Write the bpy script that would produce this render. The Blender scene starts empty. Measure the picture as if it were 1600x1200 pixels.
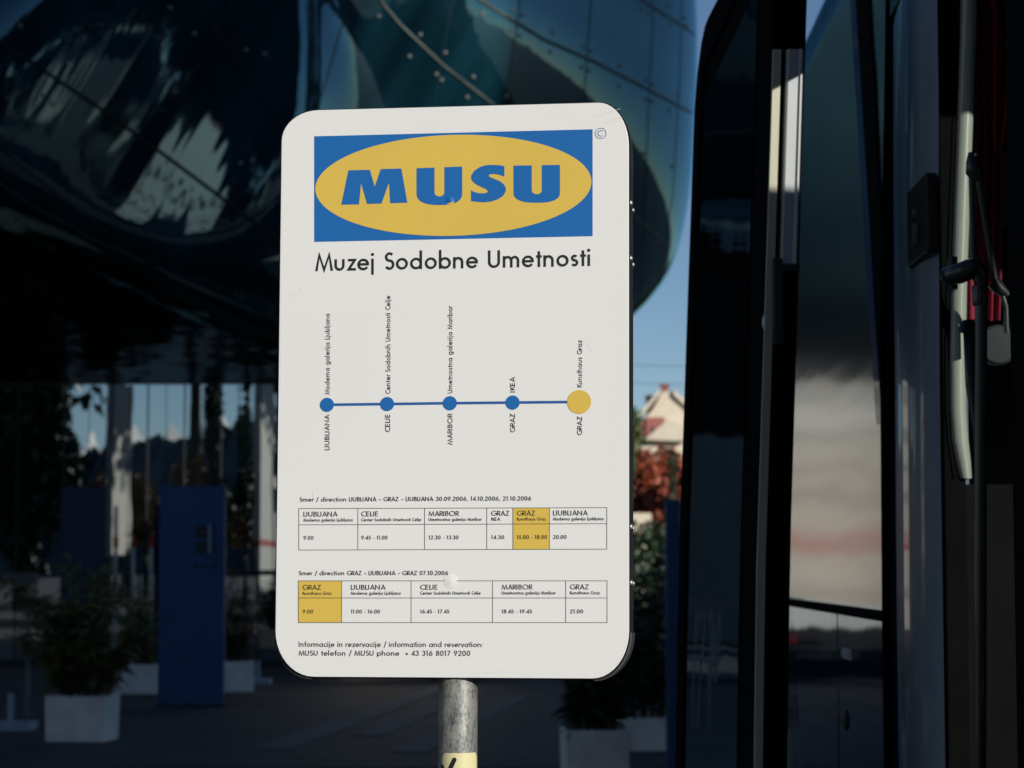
import bpy, bmesh, math, random
from mathutils import Vector, Matrix
from mathutils.bvhtree import BVHTree

R = math.radians
rnd = random.Random(11)
scene = bpy.context.scene
COL = scene.collection

# ------------------------------------------------------------------ camera
PITCH = 0.08
FPX = 3600.0                       # focal length in pixels of the 1600 px wide photograph
EYE = 1.6
cam_data = bpy.data.cameras.new("camera")
cam_data.lens = 36.0 * FPX / 1600.0
cam_data.sensor_width = 36.0
cam_data.clip_start = 0.05
cam_data.clip_end = 6000.0
cam_data.dof.use_dof = True
cam_data.dof.focus_distance = 3.62
cam_data.dof.aperture_fstop = 8.5
cam = bpy.data.objects.new("camera", cam_data)
cam.location = (0, 0, EYE)
cam.rotation_euler = (math.pi / 2 + PITCH, 0, 0)
COL.objects.link(cam)
scene.camera = cam

# ------------------------------------------------------------------ world, sun, exposure
SUN_AZ, SUN_EL = R(142.0), R(19.0)       # clockwise from +Y: behind the camera and to its right
world = bpy.data.worlds.new("World")
scene.world = world
world.use_nodes = True
wn = world.node_tree.nodes
sky = wn.new("ShaderNodeTexSky")
sky.sky_type = 'NISHITA'
sky.sun_disc = False
sky.sun_elevation = SUN_EL
sky.sun_rotation = SUN_AZ
sky.altitude = 350
sky.air_density = 0.8
sky.dust_density = 0.0
sky.ozone_density = 3.0
bg = wn["Background"]
world.node_tree.links.new(sky.outputs[0], bg.inputs[0])
bg.inputs[1].default_value = 0.07

TO_SUN = Vector((math.sin(SUN_AZ) * math.cos(SUN_EL), math.cos(SUN_AZ) * math.cos(SUN_EL), math.sin(SUN_EL)))
sun_data = bpy.data.lights.new("sun", 'SUN')
sun_data.energy = 4.1
sun_data.angle = R(0.5)
sun_data.color = (1.0, 0.955, 0.88)
sun = bpy.data.objects.new("sun", sun_data)
sun.rotation_euler = TO_SUN.to_track_quat('Z', 'Y').to_euler()
sun.location = TO_SUN * 60
COL.objects.link(sun)
scene.view_settings.view_transform = 'Standard'
scene.view_settings.look = 'None'
scene.view_settings.exposure = 0.0
scene.view_settings.gamma = 1.0
scene.cycles.max_bounces = 8


def at(px, py, Y):
    """World point at distance Y (along +Y) seen at a pixel of the photograph."""
    a, b = (px - 800) / FPX, (600 - py) / FPX
    c, s = math.cos(PITCH), math.sin(PITCH)
    dy, dz = c - b * s, s + b * c
    k = Y / dy
    return Vector((a * k, Y, EYE + dz * k))


# ------------------------------------------------------------------ materials
def new_mat(name):
    m = bpy.data.materials.new(name)
    m.use_nodes = True
    return m, m.node_tree.nodes, m.node_tree.links, m.node_tree.nodes["Principled BSDF"]


def pmat(name, col, rough=0.6, metal=0.0, var=0.12, scale=6.0, bump=0.0, bscale=40.0, ior=1.45, stretch=(1, 1, 1), coat=0.0, rvar=0.0):
    m, n, l, b = new_mat(name)
    b.inputs["Roughness"].default_value = rough
    b.inputs["Metallic"].default_value = metal
    b.inputs["IOR"].default_value = ior
    b.inputs["Coat Weight"].default_value = coat
    b.inputs["Coat Roughness"].default_value = 0.04
    tc = n.new("ShaderNodeTexCoord")
    mp = n.new("ShaderNodeMapping")
    mp.inputs["Scale"].default_value = stretch
    l.new(tc.outputs["Object"], mp.inputs[0])
    nz = n.new("ShaderNodeTexNoise")
    nz.inputs["Scale"].default_value = scale
    nz.inputs["Detail"].default_value = 6
    nz.inputs["Roughness"].default_value = 0.65
    l.new(mp.outputs[0], nz.inputs[0])
    r = n.new("ShaderNodeValToRGB")
    r.color_ramp.elements[0].position = 0.3
    r.color_ramp.elements[1].position = 0.7
    r.color_ramp.elements[0].color = tuple(max(0, c * (1 - var)) for c in col) + (1,)
    r.color_ramp.elements[1].color = tuple(min(1, c * (1 + var)) for c in col) + (1,)
    l.new(nz.outputs[0], r.inputs[0])
    l.new(r.outputs[0], b.inputs["Base Color"])
    if rvar:
        mr = n.new("ShaderNodeMapRange")
        mr.inputs[3].default_value = max(0.0, rough - rvar)
        mr.inputs[4].default_value = min(1.0, rough + rvar)
        l.new(nz.outputs[0], mr.inputs[0])
        l.new(mr.outputs[0], b.inputs["Roughness"])
    if bump:
        bz = n.new("ShaderNodeTexNoise")
        bz.inputs["Scale"].default_value = bscale
        bz.inputs["Detail"].default_value = 3
        l.new(mp.outputs[0], bz.inputs[0])
        bp = n.new("ShaderNodeBump")
        bp.inputs["Strength"].default_value = bump
        bp.inputs["Distance"].default_value = 0.02
        l.new(bz.outputs[0], bp.inputs["Height"])
        l.new(bp.outputs[0], b.inputs["Normal"])
    return m


def leaf_mat(name, c1, c2, scale=3.0):
    m, n, l, b = new_mat(name)
    b.inputs["Roughness"].default_value = 0.55
    tc = n.new("ShaderNodeTexCoord")
    nz = n.new("ShaderNodeTexNoise")
    nz.inputs["Scale"].default_value = scale
    nz.inputs["Detail"].default_value = 5
    l.new(tc.outputs["Object"], nz.inputs[0])
    r = n.new("ShaderNodeValToRGB")
    r.color_ramp.elements[0].position = 0.35
    r.color_ramp.elements[1].position = 0.65
    r.color_ramp.elements[0].color = c1 + (1,)
    r.color_ramp.elements[1].color = c2 + (1,)
    l.new(nz.outputs[0], r.inputs[0])
    l.new(r.outputs[0], b.inputs["Base Color"])
    return m


def mirror_mat(name, base, refl, tint=(1, 1, 1), rough=0.01, bump=0.0, bscale=1.0, stretch=(1, 1, 1), turn=(0, 0, 0), var=0.0):
    """Dark glazing: a dark body under a reflecting surface."""
    m, n, l, b = new_mat(name)
    b.inputs["Base Color"].default_value = base + (1,)
    b.inputs["Roughness"].default_value = 0.6
    b.inputs["Specular IOR Level"].default_value = 0.0
    g = n.new("ShaderNodeBsdfGlossy")
    g.inputs["Color"].default_value = tint + (1,)
    g.inputs["Roughness"].default_value = rough
    lw = n.new("ShaderNodeFresnel")
    lw.inputs["IOR"].default_value = 1.5
    mr = n.new("ShaderNodeMapRange")
    mr.inputs[1].default_value = 0.04
    mr.inputs[2].default_value = 1.0
    mr.inputs[3].default_value = refl
    mr.inputs[4].default_value = 1.0
    l.new(lw.outputs[0], mr.inputs[0])
    mx = n.new("ShaderNodeMixShader")
    l.new(mr.outputs[0], mx.inputs[0])
    l.new(b.outputs[0], mx.inputs[1])
    l.new(g.outputs[0], mx.inputs[2])
    l.new(mx.outputs[0], n["Material Output"].inputs[0])
    if bump:
        tc = n.new("ShaderNodeTexCoord")
        mp = n.new("ShaderNodeMapping")
        mp.inputs["Scale"].default_value = stretch
        rt = n.new("ShaderNodeMapping")
        rt.inputs["Rotation"].default_value = turn
        l.new(tc.outputs["Object"], rt.inputs[0])
        l.new(rt.outputs[0], mp.inputs[0])
        bz = n.new("ShaderNodeTexNoise")
        bz.inputs["Scale"].default_value = bscale
        bz.inputs["Detail"].default_value = 2.5
        l.new(mp.outputs[0], bz.inputs[0])
        if var:
            cr = n.new("ShaderNodeValToRGB")
            cr.color_ramp.elements[0].position = 0.35
            cr.color_ramp.elements[1].position = 0.68
            cr.color_ramp.elements[0].color = tuple(c * (1 - var) for c in base) + (1,)
            cr.color_ramp.elements[1].color = tuple(c * (1 + var) for c in base) + (1,)
            l.new(bz.outputs[0], cr.inputs[0])
            l.new(cr.outputs[0], b.inputs["Base Color"])
        bp = n.new("ShaderNodeBump")
        bp.inputs["Strength"].default_value = bump
        bp.inputs["Distance"].default_value = 0.1
        l.new(bz.outputs[0], bp.inputs["Height"])
        for s in (g, b, lw):
            l.new(bp.outputs[0], s.inputs["Normal"])
    return m


def thin_glass(name, tint):
    m, n, l, b = new_mat(name)
    t = n.new("ShaderNodeBsdfTransparent")
    t.inputs[0].default_value = tint + (1,)
    g = n.new("ShaderNodeBsdfGlossy")
    g.inputs["Roughness"].default_value = 0.02
    f = n.new("ShaderNodeFresnel")
    mx = n.new("ShaderNodeMixShader")
    l.new(f.outputs[0], mx.inputs[0])
    l.new(t.outputs[0], mx.inputs[1])
    l.new(g.outputs[0], mx.inputs[2])
    l.new(mx.outputs[0], n["Material Output"].inputs[0])
    return m


def zinc_mat():
    m, n, l, b = new_mat("galvanised_steel")
    tc = n.new("ShaderNodeTexCoord")
    mp = n.new("ShaderNodeMapping")
    mp.inputs["Scale"].default_value = (1, 1, 0.45)
    l.new(tc.outputs["Object"], mp.inputs[0])
    nz = n.new("ShaderNodeTexNoise")
    nz.inputs["Scale"].default_value = 330
    nz.inputs["Detail"].default_value = 4
    nz.inputs["Roughness"].default_value = 0.7
    l.new(mp.outputs[0], nz.inputs[0])
    n2 = n.new("ShaderNodeTexNoise")
    n2.inputs["Scale"].default_value = 55
    n2.inputs["Detail"].default_value = 3
    l.new(mp.outputs[0], n2.inputs[0])
    mul = n.new("ShaderNodeMath")
    mul.operation = 'MULTIPLY_ADD'
    mul.inputs[1].default_value = 0.45
    l.new(n2.outputs[0], mul.inputs[0])
    sc = n.new("ShaderNodeMath")
    sc.operation = 'MULTIPLY'
    sc.inputs[1].default_value = 0.55
    l.new(nz.outputs[0], sc.inputs[0])
    l.new(sc.outputs[0], mul.inputs[2])
    r = n.new("ShaderNodeValToRGB")
    e = r.color_ramp.elements
    e[0].position, e[0].color = 0.38, (0.10, 0.105, 0.10, 1)
    e[1].position, e[1].color = 0.6, (0.40, 0.40, 0.375, 1)
    l.new(mul.outputs[0], r.inputs[0])
    l.new(r.outputs[0], b.inputs["Base Color"])
    b.inputs["Metallic"].default_value = 0.35
    b.inputs["Roughness"].default_value = 0.42
    return m


def sign_white():
    m, n, l, b = new_mat("white_sign_paint")
    tc = n.new("ShaderNodeTexCoord")
    nz = n.new("ShaderNodeTexNoise")
    nz.inputs["Scale"].default_value = 2.2
    nz.inputs["Detail"].default_value = 2
    l.new(tc.outputs["Object"], nz.inputs[0])
    # fine scratches: thin warped bands
    mp = n.new("ShaderNodeMapping")
    mp.inputs["Rotation"].default_value = (0, 0.9, 0)
    mp.inputs["Scale"].default_value = (3, 3, 60)
    l.new(tc.outputs["Object"], mp.inputs[0])
    s = n.new("ShaderNodeTexNoise")
    s.inputs["Scale"].default_value = 1.6
    s.inputs["Detail"].default_value = 4
    l.new(mp.outputs[0], s.inputs[0])
    sr = n.new("ShaderNodeValToRGB")
    sr.color_ramp.elements[0].position = 0.72
    sr.color_ramp.elements[0].color = (1, 1, 1, 1)
    sr.color_ramp.elements[1].position = 0.78
    sr.color_ramp.elements[1].color = (0.93, 0.93, 0.92, 1)
    l.new(s.outputs[0], sr.inputs[0])
    r = n.new("ShaderNodeValToRGB")
    r.color_ramp.elements[0].color = (0.735, 0.735, 0.72, 1)
    r.color_ramp.elements[1].color = (0.80, 0.795, 0.775, 1)
    l.new(nz.outputs[0], r.inputs[0])
    mx = n.new("ShaderNodeMix")
    mx.data_type = 'RGBA'
    mx.blend_type = 'MULTIPLY'
    mx.inputs[0].default_value = 1.0
    l.new(r.outputs[0], mx.inputs[6])
    l.new(sr.outputs[0], mx.inputs[7])
    l.new(mx.outputs[2], b.inputs["Base Color"])
    b.inputs["Roughness"].default_value = 0.38
    return m


def paving_mat():
    m, n, l, b = new_mat("dark_paving")
    tc = n.new("ShaderNodeTexCoord")
    br = n.new("ShaderNodeTexBrick")
    br.inputs["Scale"].default_value = 1.0
    br.inputs["Brick Width"].default_value = 1.2
    br.inputs["Row Height"].default_value = 0.6
    br.inputs["Mortar Size"].default_value = 0.012
    br.inputs["Color1"].default_value = (0.034, 0.035, 0.037, 1)
    br.inputs["Color2"].default_value = (0.045, 0.045, 0.045, 1)
    br.inputs["Mortar"].default_value = (0.016, 0.016, 0.016, 1)
    l.new(tc.outputs["Object"], br.inputs[0])
    nz = n.new("ShaderNodeTexNoise")
    nz.inputs["Scale"].default_value = 1.3
    nz.inputs["Detail"].default_value = 8
    l.new(tc.outputs["Object"], nz.inputs[0])
    r = n.new("ShaderNodeValToRGB")
    r.color_ramp.elements[0].position, r.color_ramp.elements[0].color = 0.3, (0.6, 0.6, 0.6, 1)
    r.color_ramp.elements[1].position, r.color_ramp.elements[1].color = 0.7, (1.25, 1.22, 1.18, 1)
    l.new(nz.outputs[0], r.inputs[0])
    mx = n.new("ShaderNodeMix")
    mx.data_type = 'RGBA'
    mx.blend_type = 'MULTIPLY'
    mx.inputs[0].default_value = 1.0
    l.new(br.outputs[0], mx.inputs[6])
    l.new(r.outputs[0], mx.inputs[7])
    l.new(mx.outputs[2], b.inputs["Base Color"])
    b.inputs["Roughness"].default_value = 0.7
    return m


M = {
    'white': sign_white(),
    'scratch': pmat('scratched_paint', (0.60, 0.60, 0.585), 0.5, var=0.1),
    'blue': pmat('sign_blue', (0.012, 0.13, 0.40), 0.4, var=0.03),
    'yellow': pmat('sign_yellow', (0.68, 0.475, 0.085), 0.4, var=0.03),
    'ink': pmat('black_ink', (0.016, 0.016, 0.018), 0.5, var=0.02),
    'gridink': pmat('grey_ink', (0.05, 0.05, 0.05), 0.5, var=0.02),
    'routeblue': pmat('route_blue', (0.02, 0.10, 0.33), 0.4, var=0.03),
    'rim': pmat('dark_aluminium', (0.10, 0.11, 0.12), 0.3, metal=0.85, var=0.15, scale=25),
    'cap': pmat('grey_corner_plastic', (0.055, 0.06, 0.06), 0.4, var=0.15, scale=30),
    'bolt': pmat('bright_steel', (0.42, 0.42, 0.42), 0.42, metal=0.7, var=0.05),
    'zinc': zinc_mat(),
    'sticker': pmat('cream_sticker', (0.70, 0.64, 0.36), 0.4, var=0.03),
    'asphalt': pmat('asphalt', (0.036, 0.036, 0.037), 0.85, var=0.3, scale=2.5, bump=0.3, bscale=60),
    'paving': paving_mat(),
    'kerb': pmat('grey_kerb_stone', (0.115, 0.115, 0.108), 0.75, var=0.25, scale=5),
    'planter': pmat('white_concrete', (0.74, 0.72, 0.67), 0.7, var=0.16, scale=5, bump=0.15, bscale=30),
    'soil': pmat('dark_soil', (0.03, 0.022, 0.016), 0.95, var=0.4, scale=30),
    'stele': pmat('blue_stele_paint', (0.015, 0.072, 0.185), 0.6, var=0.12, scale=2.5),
    'stele_far': pmat('deep_blue_stele_paint', (0.004, 0.022, 0.062), 0.5, var=0.1, scale=2.5),  # shade and dim reflection put into a darker stele blue
    'black': pmat('black_plastic', (0.012, 0.012, 0.013), 0.45, var=0.2),
    'rubber': pmat('black_rubber', (0.006, 0.006, 0.007), 0.8, var=0.2, ior=1.08),
    'stand': pmat('pale_steel_stand', (0.30, 0.36, 0.42), 0.5, var=0.12),
    'steelgrey': pmat('grey_steel', (0.13, 0.14, 0.15), 0.45, metal=0.3, var=0.15),
    'postwhite': pmat('white_post', (0.55, 0.53, 0.50), 0.5, var=0.1),
    'red': pmat('red_paint', (0.42, 0.02, 0.02), 0.45, var=0.1),
    'cream': pmat('cream_render', (0.66, 0.58, 0.45), 0.85, var=0.1, scale=2, bump=0.1),
    'pink': pmat('pink_render', (0.36, 0.13, 0.10), 0.85, var=0.12, scale=2),
    'tile': pmat('red_roof_tile', (0.26, 0.09, 0.055), 0.8, var=0.3, scale=8),
    'grey_house': pmat('grey_render', (0.17, 0.165, 0.155), 0.85, var=0.12, scale=1.0),
    'window_dark': mirror_mat('dark_window_glass', (0.01, 0.012, 0.015), 0.25),
    'whiteboard': pmat('white_board', (0.52, 0.48, 0.40), 0.6, var=0.06, scale=1.0),
    'bark': pmat('bark', (0.06, 0.045, 0.032), 0.9, var=0.3, scale=8, bump=0.4),
    'hill': leaf_mat('wooded_hill', (0.018, 0.028, 0.030), (0.030, 0.045, 0.042), 0.05),
    'leaf_dark': leaf_mat('dark_green_leaves', (0.008, 0.022, 0.010), (0.025, 0.055, 0.020)),
    'leaf_shrub': leaf_mat('oleander_leaves', (0.038, 0.046, 0.008), (0.15, 0.145, 0.034), 2.5),
    'leaf_red': leaf_mat('red_vine_leaves', (0.16, 0.030, 0.010), (0.38, 0.085, 0.030), 1.2),
    'leaf_autumn': leaf_mat('yellow_autumn_leaves', (0.16, 0.075, 0.018), (0.32, 0.18, 0.04), 0.8),
    'leaf_green': leaf_mat('green_leaves', (0.035, 0.075, 0.018), (0.09, 0.15, 0.035), 1.0),
    'leaf_bronze': leaf_mat('bronze_leaves', (0.05, 0.02, 0.012), (0.10, 0.055, 0.025), 2.0),
    # museum
    'skin': mirror_mat('blue_acrylic_skin', (0.0045, 0.027, 0.040), 0.17, (0.50, 0.84, 0.95), 0.035, bump=0.2, bscale=0.9, stretch=(1.5, 0.5, 0.16), turn=(0, R(-30), 0), var=0.55),  # base colour streaked to imitate streaky reflections
    'pane': mirror_mat('reflective_glazing', (0.002, 0.004, 0.005), 0.52, (0.86, 0.95, 1.0), 0.006, bump=0.012, bscale=1.1, stretch=(1, 1, 0.3)),
    'spandrel': mirror_mat('dark_glazing', (0.0012, 0.003, 0.004), 0.035, (0.8, 0.9, 1.0), 0.03, bump=0.03, bscale=1.3, stretch=(0.5, 0.5, 2.2)),  # overhang's dark reflection put into a near-black colour
    'mullion': pmat('dark_mullion', (0.012, 0.014, 0.015), 0.5, var=0.1),
    'seam_dark': pmat('dark_joint', (0.004, 0.005, 0.006), 0.6, var=0.1),
    'seam_light': pmat('dusty_joint', (0.085, 0.10, 0.085), 0.5, var=0.55, scale=3),
    'seam_thin': pmat('pale_joint', (0.012, 0.045, 0.062), 0.5, var=0.3, scale=2),
    'nozzle': pmat('pale_nozzle', (0.33, 0.32, 0.30), 0.35, metal=0.5, var=0.2),
    # coach
    'paint': mirror_mat('dark_blue_metallic_paint', (0.003, 0.0085, 0.026), 0.06, (0.75, 0.88, 1.0), 0.06, bump=0.05, bscale=1.2),
    'coachglass': mirror_mat('coach_side_glazing', (0.0035, 0.011, 0.017), 0.098, (1.0, 0.98, 0.94), 0.17, bump=0.05, bscale=2.6, stretch=(0.2, 0.2, 1.5)),
    'leafglass': mirror_mat('black_door_glass', (0.002, 0.003, 0.0035), 0.05, (0.85, 0.95, 1.0), 0.02, bump=0.04, bscale=2.0, stretch=(1, 1, 0.4)),
    'pillar': pmat('grey_blue_metallic_paint', (0.42, 0.56, 0.70), 0.38, metal=0.35, var=0.06, coat=0.5),
    'stripe': pmat('bright_blue_stripe', (0.008, 0.025, 0.14), 0.35, var=0.1, coat=0.4),
    'jamb': pmat('pale_jamb_paint', (0.30, 0.33, 0.28), 0.3, var=0.06, coat=0.3),
    'silver': pmat('anodised_aluminium', (0.34, 0.345, 0.36), 0.5, metal=0.35, var=0.07, scale=40, stretch=(1, 1, 0.05)),
    'strip': pmat('cream_aluminium', (0.42, 0.39, 0.30), 0.45, metal=0.1, var=0.08, scale=40, stretch=(1, 1, 0.05)),
    'interior': pmat('coach_interior', (0.007, 0.007, 0.008), 0.9, var=0.2, ior=1.15),
    'interior_grey': pmat('grey_interior_trim', (0.022, 0.026, 0.028), 0.7, var=0.15),
    'curtain': pmat('maroon_curtain', (0.22, 0.016, 0.042), 0.9, var=0.15, scale=12),
    'curtain_red': pmat('red_curtain', (0.30, 0.012, 0.012), 0.85, var=0.15, scale=12),
    'handle': pmat('black_grab_rail', (0.018, 0.022, 0.022), 0.35, var=0.15, coat=0.3),
    'windscreen': thin_glass('clear_windscreen', (0.86, 0.9, 0.88)),
    'tyre': pmat('tyre_rubber', (0.014, 0.014, 0.014), 0.8, var=0.2),
    'truckbeige': pmat('beige_truck_paint', (0.56, 0.53, 0.47), 0.4, var=0.05),
    'truckgrey': pmat('grey_truck_stripe', (0.34, 0.32, 0.29), 0.4, var=0.05),  # reflection banding put into the truck's colours
    'truckpink': pmat('pale_pink_stripe', (0.50, 0.30, 0.27), 0.4, var=0.05),
    'truckwhite': pmat('white_truck_paint', (0.70, 0.67, 0.60), 0.4, var=0.05),
}


# ------------------------------------------------------------------ object helpers
def wloc(o):
    p = Vector((0, 0, 0))
    while o:
        p += o.location
        o = o.parent
    return p


class MB:
    """Collects faces in world space; build() links them as ONE mesh object."""

    def __init__(self):
        self.v, self.f, self.mi = [], [], []

    def add(self, vs, fs, mi=0):
        b = len(self.v)
        self.v += [Vector(p) for p in vs]
        for f in fs:
            self.f.append([b + i for i in f])
            self.mi.append(mi)
        return self

    def obox(self, c, ax, ay, az, mi=0):
        c, ax, ay, az = Vector(c), Vector(ax), Vector(ay), Vector(az)
        vs = [c + i * ax + j * ay + k * az for k in (-1, 1) for j in (-1, 1) for i in (-1, 1)]
        return self.add(vs, [(0, 2, 3, 1), (4, 5, 7, 6), (0, 1, 5, 4), (2, 6, 7, 3), (0, 4, 6, 2), (1, 3, 7, 5)], mi)

    def box(self, x0, x1, y0, y1, z0, z1, mi=0):
        return self.obox(((x0 + x1) / 2, (y0 + y1) / 2, (z0 + z1) / 2), ((x1 - x0) / 2, 0, 0), (0, (y1 - y0) / 2, 0), (0, 0, (z1 - z0) / 2), mi)

    def poly(self, pts, mi=0):
        return self.add(pts, [tuple(range(len(pts)))], mi)

    def prism(self, pts, ext, mi=0):
        n = len(pts)
        ext = Vector(ext)
        vs = [Vector(p) for p in pts] + [Vector(p) + ext for p in pts]
        fs = [tuple(range(n))[::-1], tuple(range(n, 2 * n))]
        fs += [(i, (i + 1) % n, n + (i + 1) % n, n + i) for i in range(n)]
        return self.add(vs, fs, mi)

    def grid(self, rows, mi=0, close=False):
        nr, nc = len(rows), len(rows[0])
        vs = [p for r in rows for p in r]
        fs = []
        for i in range(nr - 1):
            for j in range(nc if close else nc - 1):
                k = (j + 1) % nc
                fs.append((i * nc + j, i * nc + k, (i + 1) * nc + k, (i + 1) * nc + j))
        return self.add(vs, fs, mi)

    def tube(self, pts, r, n=10, mi=0, caps=True):
        pts = [Vector(p) for p in pts]
        rr = r if isinstance(r, (list, tuple)) else [r] * len(pts)
        rows = []
        up = Vector((0.13, 0.31, 0.94))
        for i, p in enumerate(pts):
            d = (pts[min(i + 1, len(pts) - 1)] - pts[max(i - 1, 0)]).normalized()
            a = d.cross(up)
            if a.length < 0.05:
                a = d.cross(Vector((1, 0, 0)))
            a.normalize()
            b = d.cross(a)
            rows.append([p + rr[i] * (math.cos(t) * a + math.sin(t) * b) for t in (2 * math.pi * k / n for k in range(n))])
        self.grid(rows, mi, True)
        if caps:
            self.poly(rows[0][::-1], mi)
            self.poly(rows[-1], mi)
        return self

    def lathe(self, c, prof, axis=(0, 0, 1), n=20, mi=0):
        c, ax = Vector(c), Vector(axis).normalized()
        a = ax.orthogonal().normalized()
        b = ax.cross(a)
        rows = [[c + h * ax + r * (math.cos(t) * a + math.sin(t) * b) for t in (2 * math.pi * k / n for k in range(n))] for r, h in prof]
        self.grid(rows, mi, True)
        self.poly(rows[0][::-1], mi)
        self.poly(rows[-1], mi)
        return self

    def build(self, name, mats, parent=None, smooth=False, bevel=0.0, fix=True, seg=2):
        if not isinstance(mats, (list, tuple)):
            mats = [mats]
        o0 = wloc(parent) if parent else Vector((0, 0, 0))
        me = bpy.data.meshes.new(name)
        me.from_pydata([tuple(p - o0) for p in self.v], [], self.f)
        for m in mats:
            me.materials.append(m)
        me.polygons.foreach_set("material_index", self.mi)
        if fix:
            bm = bmesh.new()
            bm.from_mesh(me)
            bmesh.ops.recalc_face_normals(bm, faces=bm.faces)
            bm.to_mesh(me)
            bm.free()
        if smooth:
            me.polygons.foreach_set("use_smooth", [True] * len(me.polygons))
        me.update()
        o = bpy.data.objects.new(name, me)
        COL.objects.link(o)
        if parent:
            o.parent = parent
        if bevel:
            bv = o.modifiers.new("bevel", 'BEVEL')
            bv.width = bevel
            bv.segments = seg
            bv.limit_method = 'ANGLE'
            bv.angle_limit = R(40)
        if smooth == 'auto':
            me.set_sharp_from_angle(angle=R(35))
        return o


def tag(o, label=None, cat=None, group=None, kind=None):
    if label:
        o["label"] = label
    if cat:
        o["category"] = cat
    if group:
        o["group"] = group
    if kind:
        o["kind"] = kind
    return o


def thing(name, loc, label, cat, group=None):
    o = bpy.data.objects.new(name, None)
    o.empty_display_size = 0.2
    o.location = loc
    COL.objects.link(o)
    return tag(o, label, cat, group)


def rebase(o):
    """Move a top-level one-mesh thing's origin to its base."""
    me = o.data
    xs = [v.co for v in me.vertices]
    c = Vector(((min(p.x for p in xs) + max(p.x for p in xs)) / 2, (min(p.y for p in xs) + max(p.y for p in xs)) / 2, min(p.z for p in xs)))
    me.transform(Matrix.Translation(-c))
    o.location = c
    return o


def copy_tree(o, parent=None):
    c = o.copy()
    COL.objects.link(c)
    if parent:
        c.parent = parent
    for ch in o.children:
        copy_tree(ch, c)
    return c


def leaves(mb, pts, size, length=1.0, up=0.0, mi=0, r=rnd):
    """Small leaf-shaped faces at the points."""
    for p in pts:
        d = Vector((r.gauss(0, 1), r.gauss(0, 1), r.gauss(0, 1) + up)).normalized()
        s = d.cross(Vector((r.gauss(0, 1), r.gauss(0, 1), r.gauss(0, 1)))).normalized()
        k = size * r.uniform(0.6, 1.35)
        L, W = k * length, k * 0.42
        bend = Vector((0, 0, -0.25 * L))
        p = Vector(p)
        vs = [p, p + d * L * 0.45 + s * W, p + d * L + bend, p + d * L * 0.45 - s * W]
        mb.add(vs, [(0, 1, 2, 3)], mi)


def clump_points(c, rad, n, r, hollow=0.35):
    out = []
    c = Vector(c)
    while len(out) < n:
        v = Vector((r.uniform(-1, 1), r.uniform(-1, 1), r.uniform(-1, 1)))
        q = v.length
        if q > 1 or q < hollow * r.random():
            continue
        out.append(c + Vector((v.x * rad[0], v.y * rad[1], v.z * rad[2])))
    return out


def tree(name, x, y, h, crown, n, mat, label, cat='tree', trunk_r=0.12, crown_c=None, clumps=26, leaf=0.22, seed=1, group=None, mat2=None):
    r = random.Random(seed)
    t = thing(name, (x, y, 0), label, cat, group)
    cz = crown_c if crown_c else h - crown[2]
    tb = MB()
    top = Vector((x, y, cz + crown[2] * 0.3))
    tb.tube([(x, y, -0.1), (x + r.uniform(-.1, .1), y, cz * 0.45), (x + r.uniform(-.15, .15), y, cz * 0.8), top], [trunk_r * 1.25, trunk_r, trunk_r * 0.75, trunk_r * 0.3], 9)
    cl = MB()
    cs = []
    for i in range(clumps):
        v = Vector((r.gauss(0, 1), r.gauss(0, 1), r.gauss(0, 1))).normalized() * (r.random() ** 0.45)
        c = Vector((x + v.x * crown[0] * 0.82, y + v.y * crown[1] * 0.82, cz + v.z * crown[2] * 0.82))
        k = r.uniform(0.22, 0.42)
        cs.append(c)
        pts = clump_points(c, (crown[0] * k, crown[1] * k, crown[2] * k * 0.8), n // clumps, r)
        leaves(cl, pts, leaf, 1.0, 0.1, i % 2 if mat2 else 0, r)
    for c in cs[:9]:
        tb.tube([(x, y, cz * 0.7 + r.uniform(0, cz * 0.2)), (Vector((x, y, cz)) + c) / 2, c], [trunk_r * 0.45, trunk_r * 0.25, trunk_r * 0.08], 6)
    tb.build('trunk', M['bark'], t, smooth=True)
    cl.build('crown', [mat, mat2] if mat2 else mat, t, fix=False)
    return t

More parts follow.
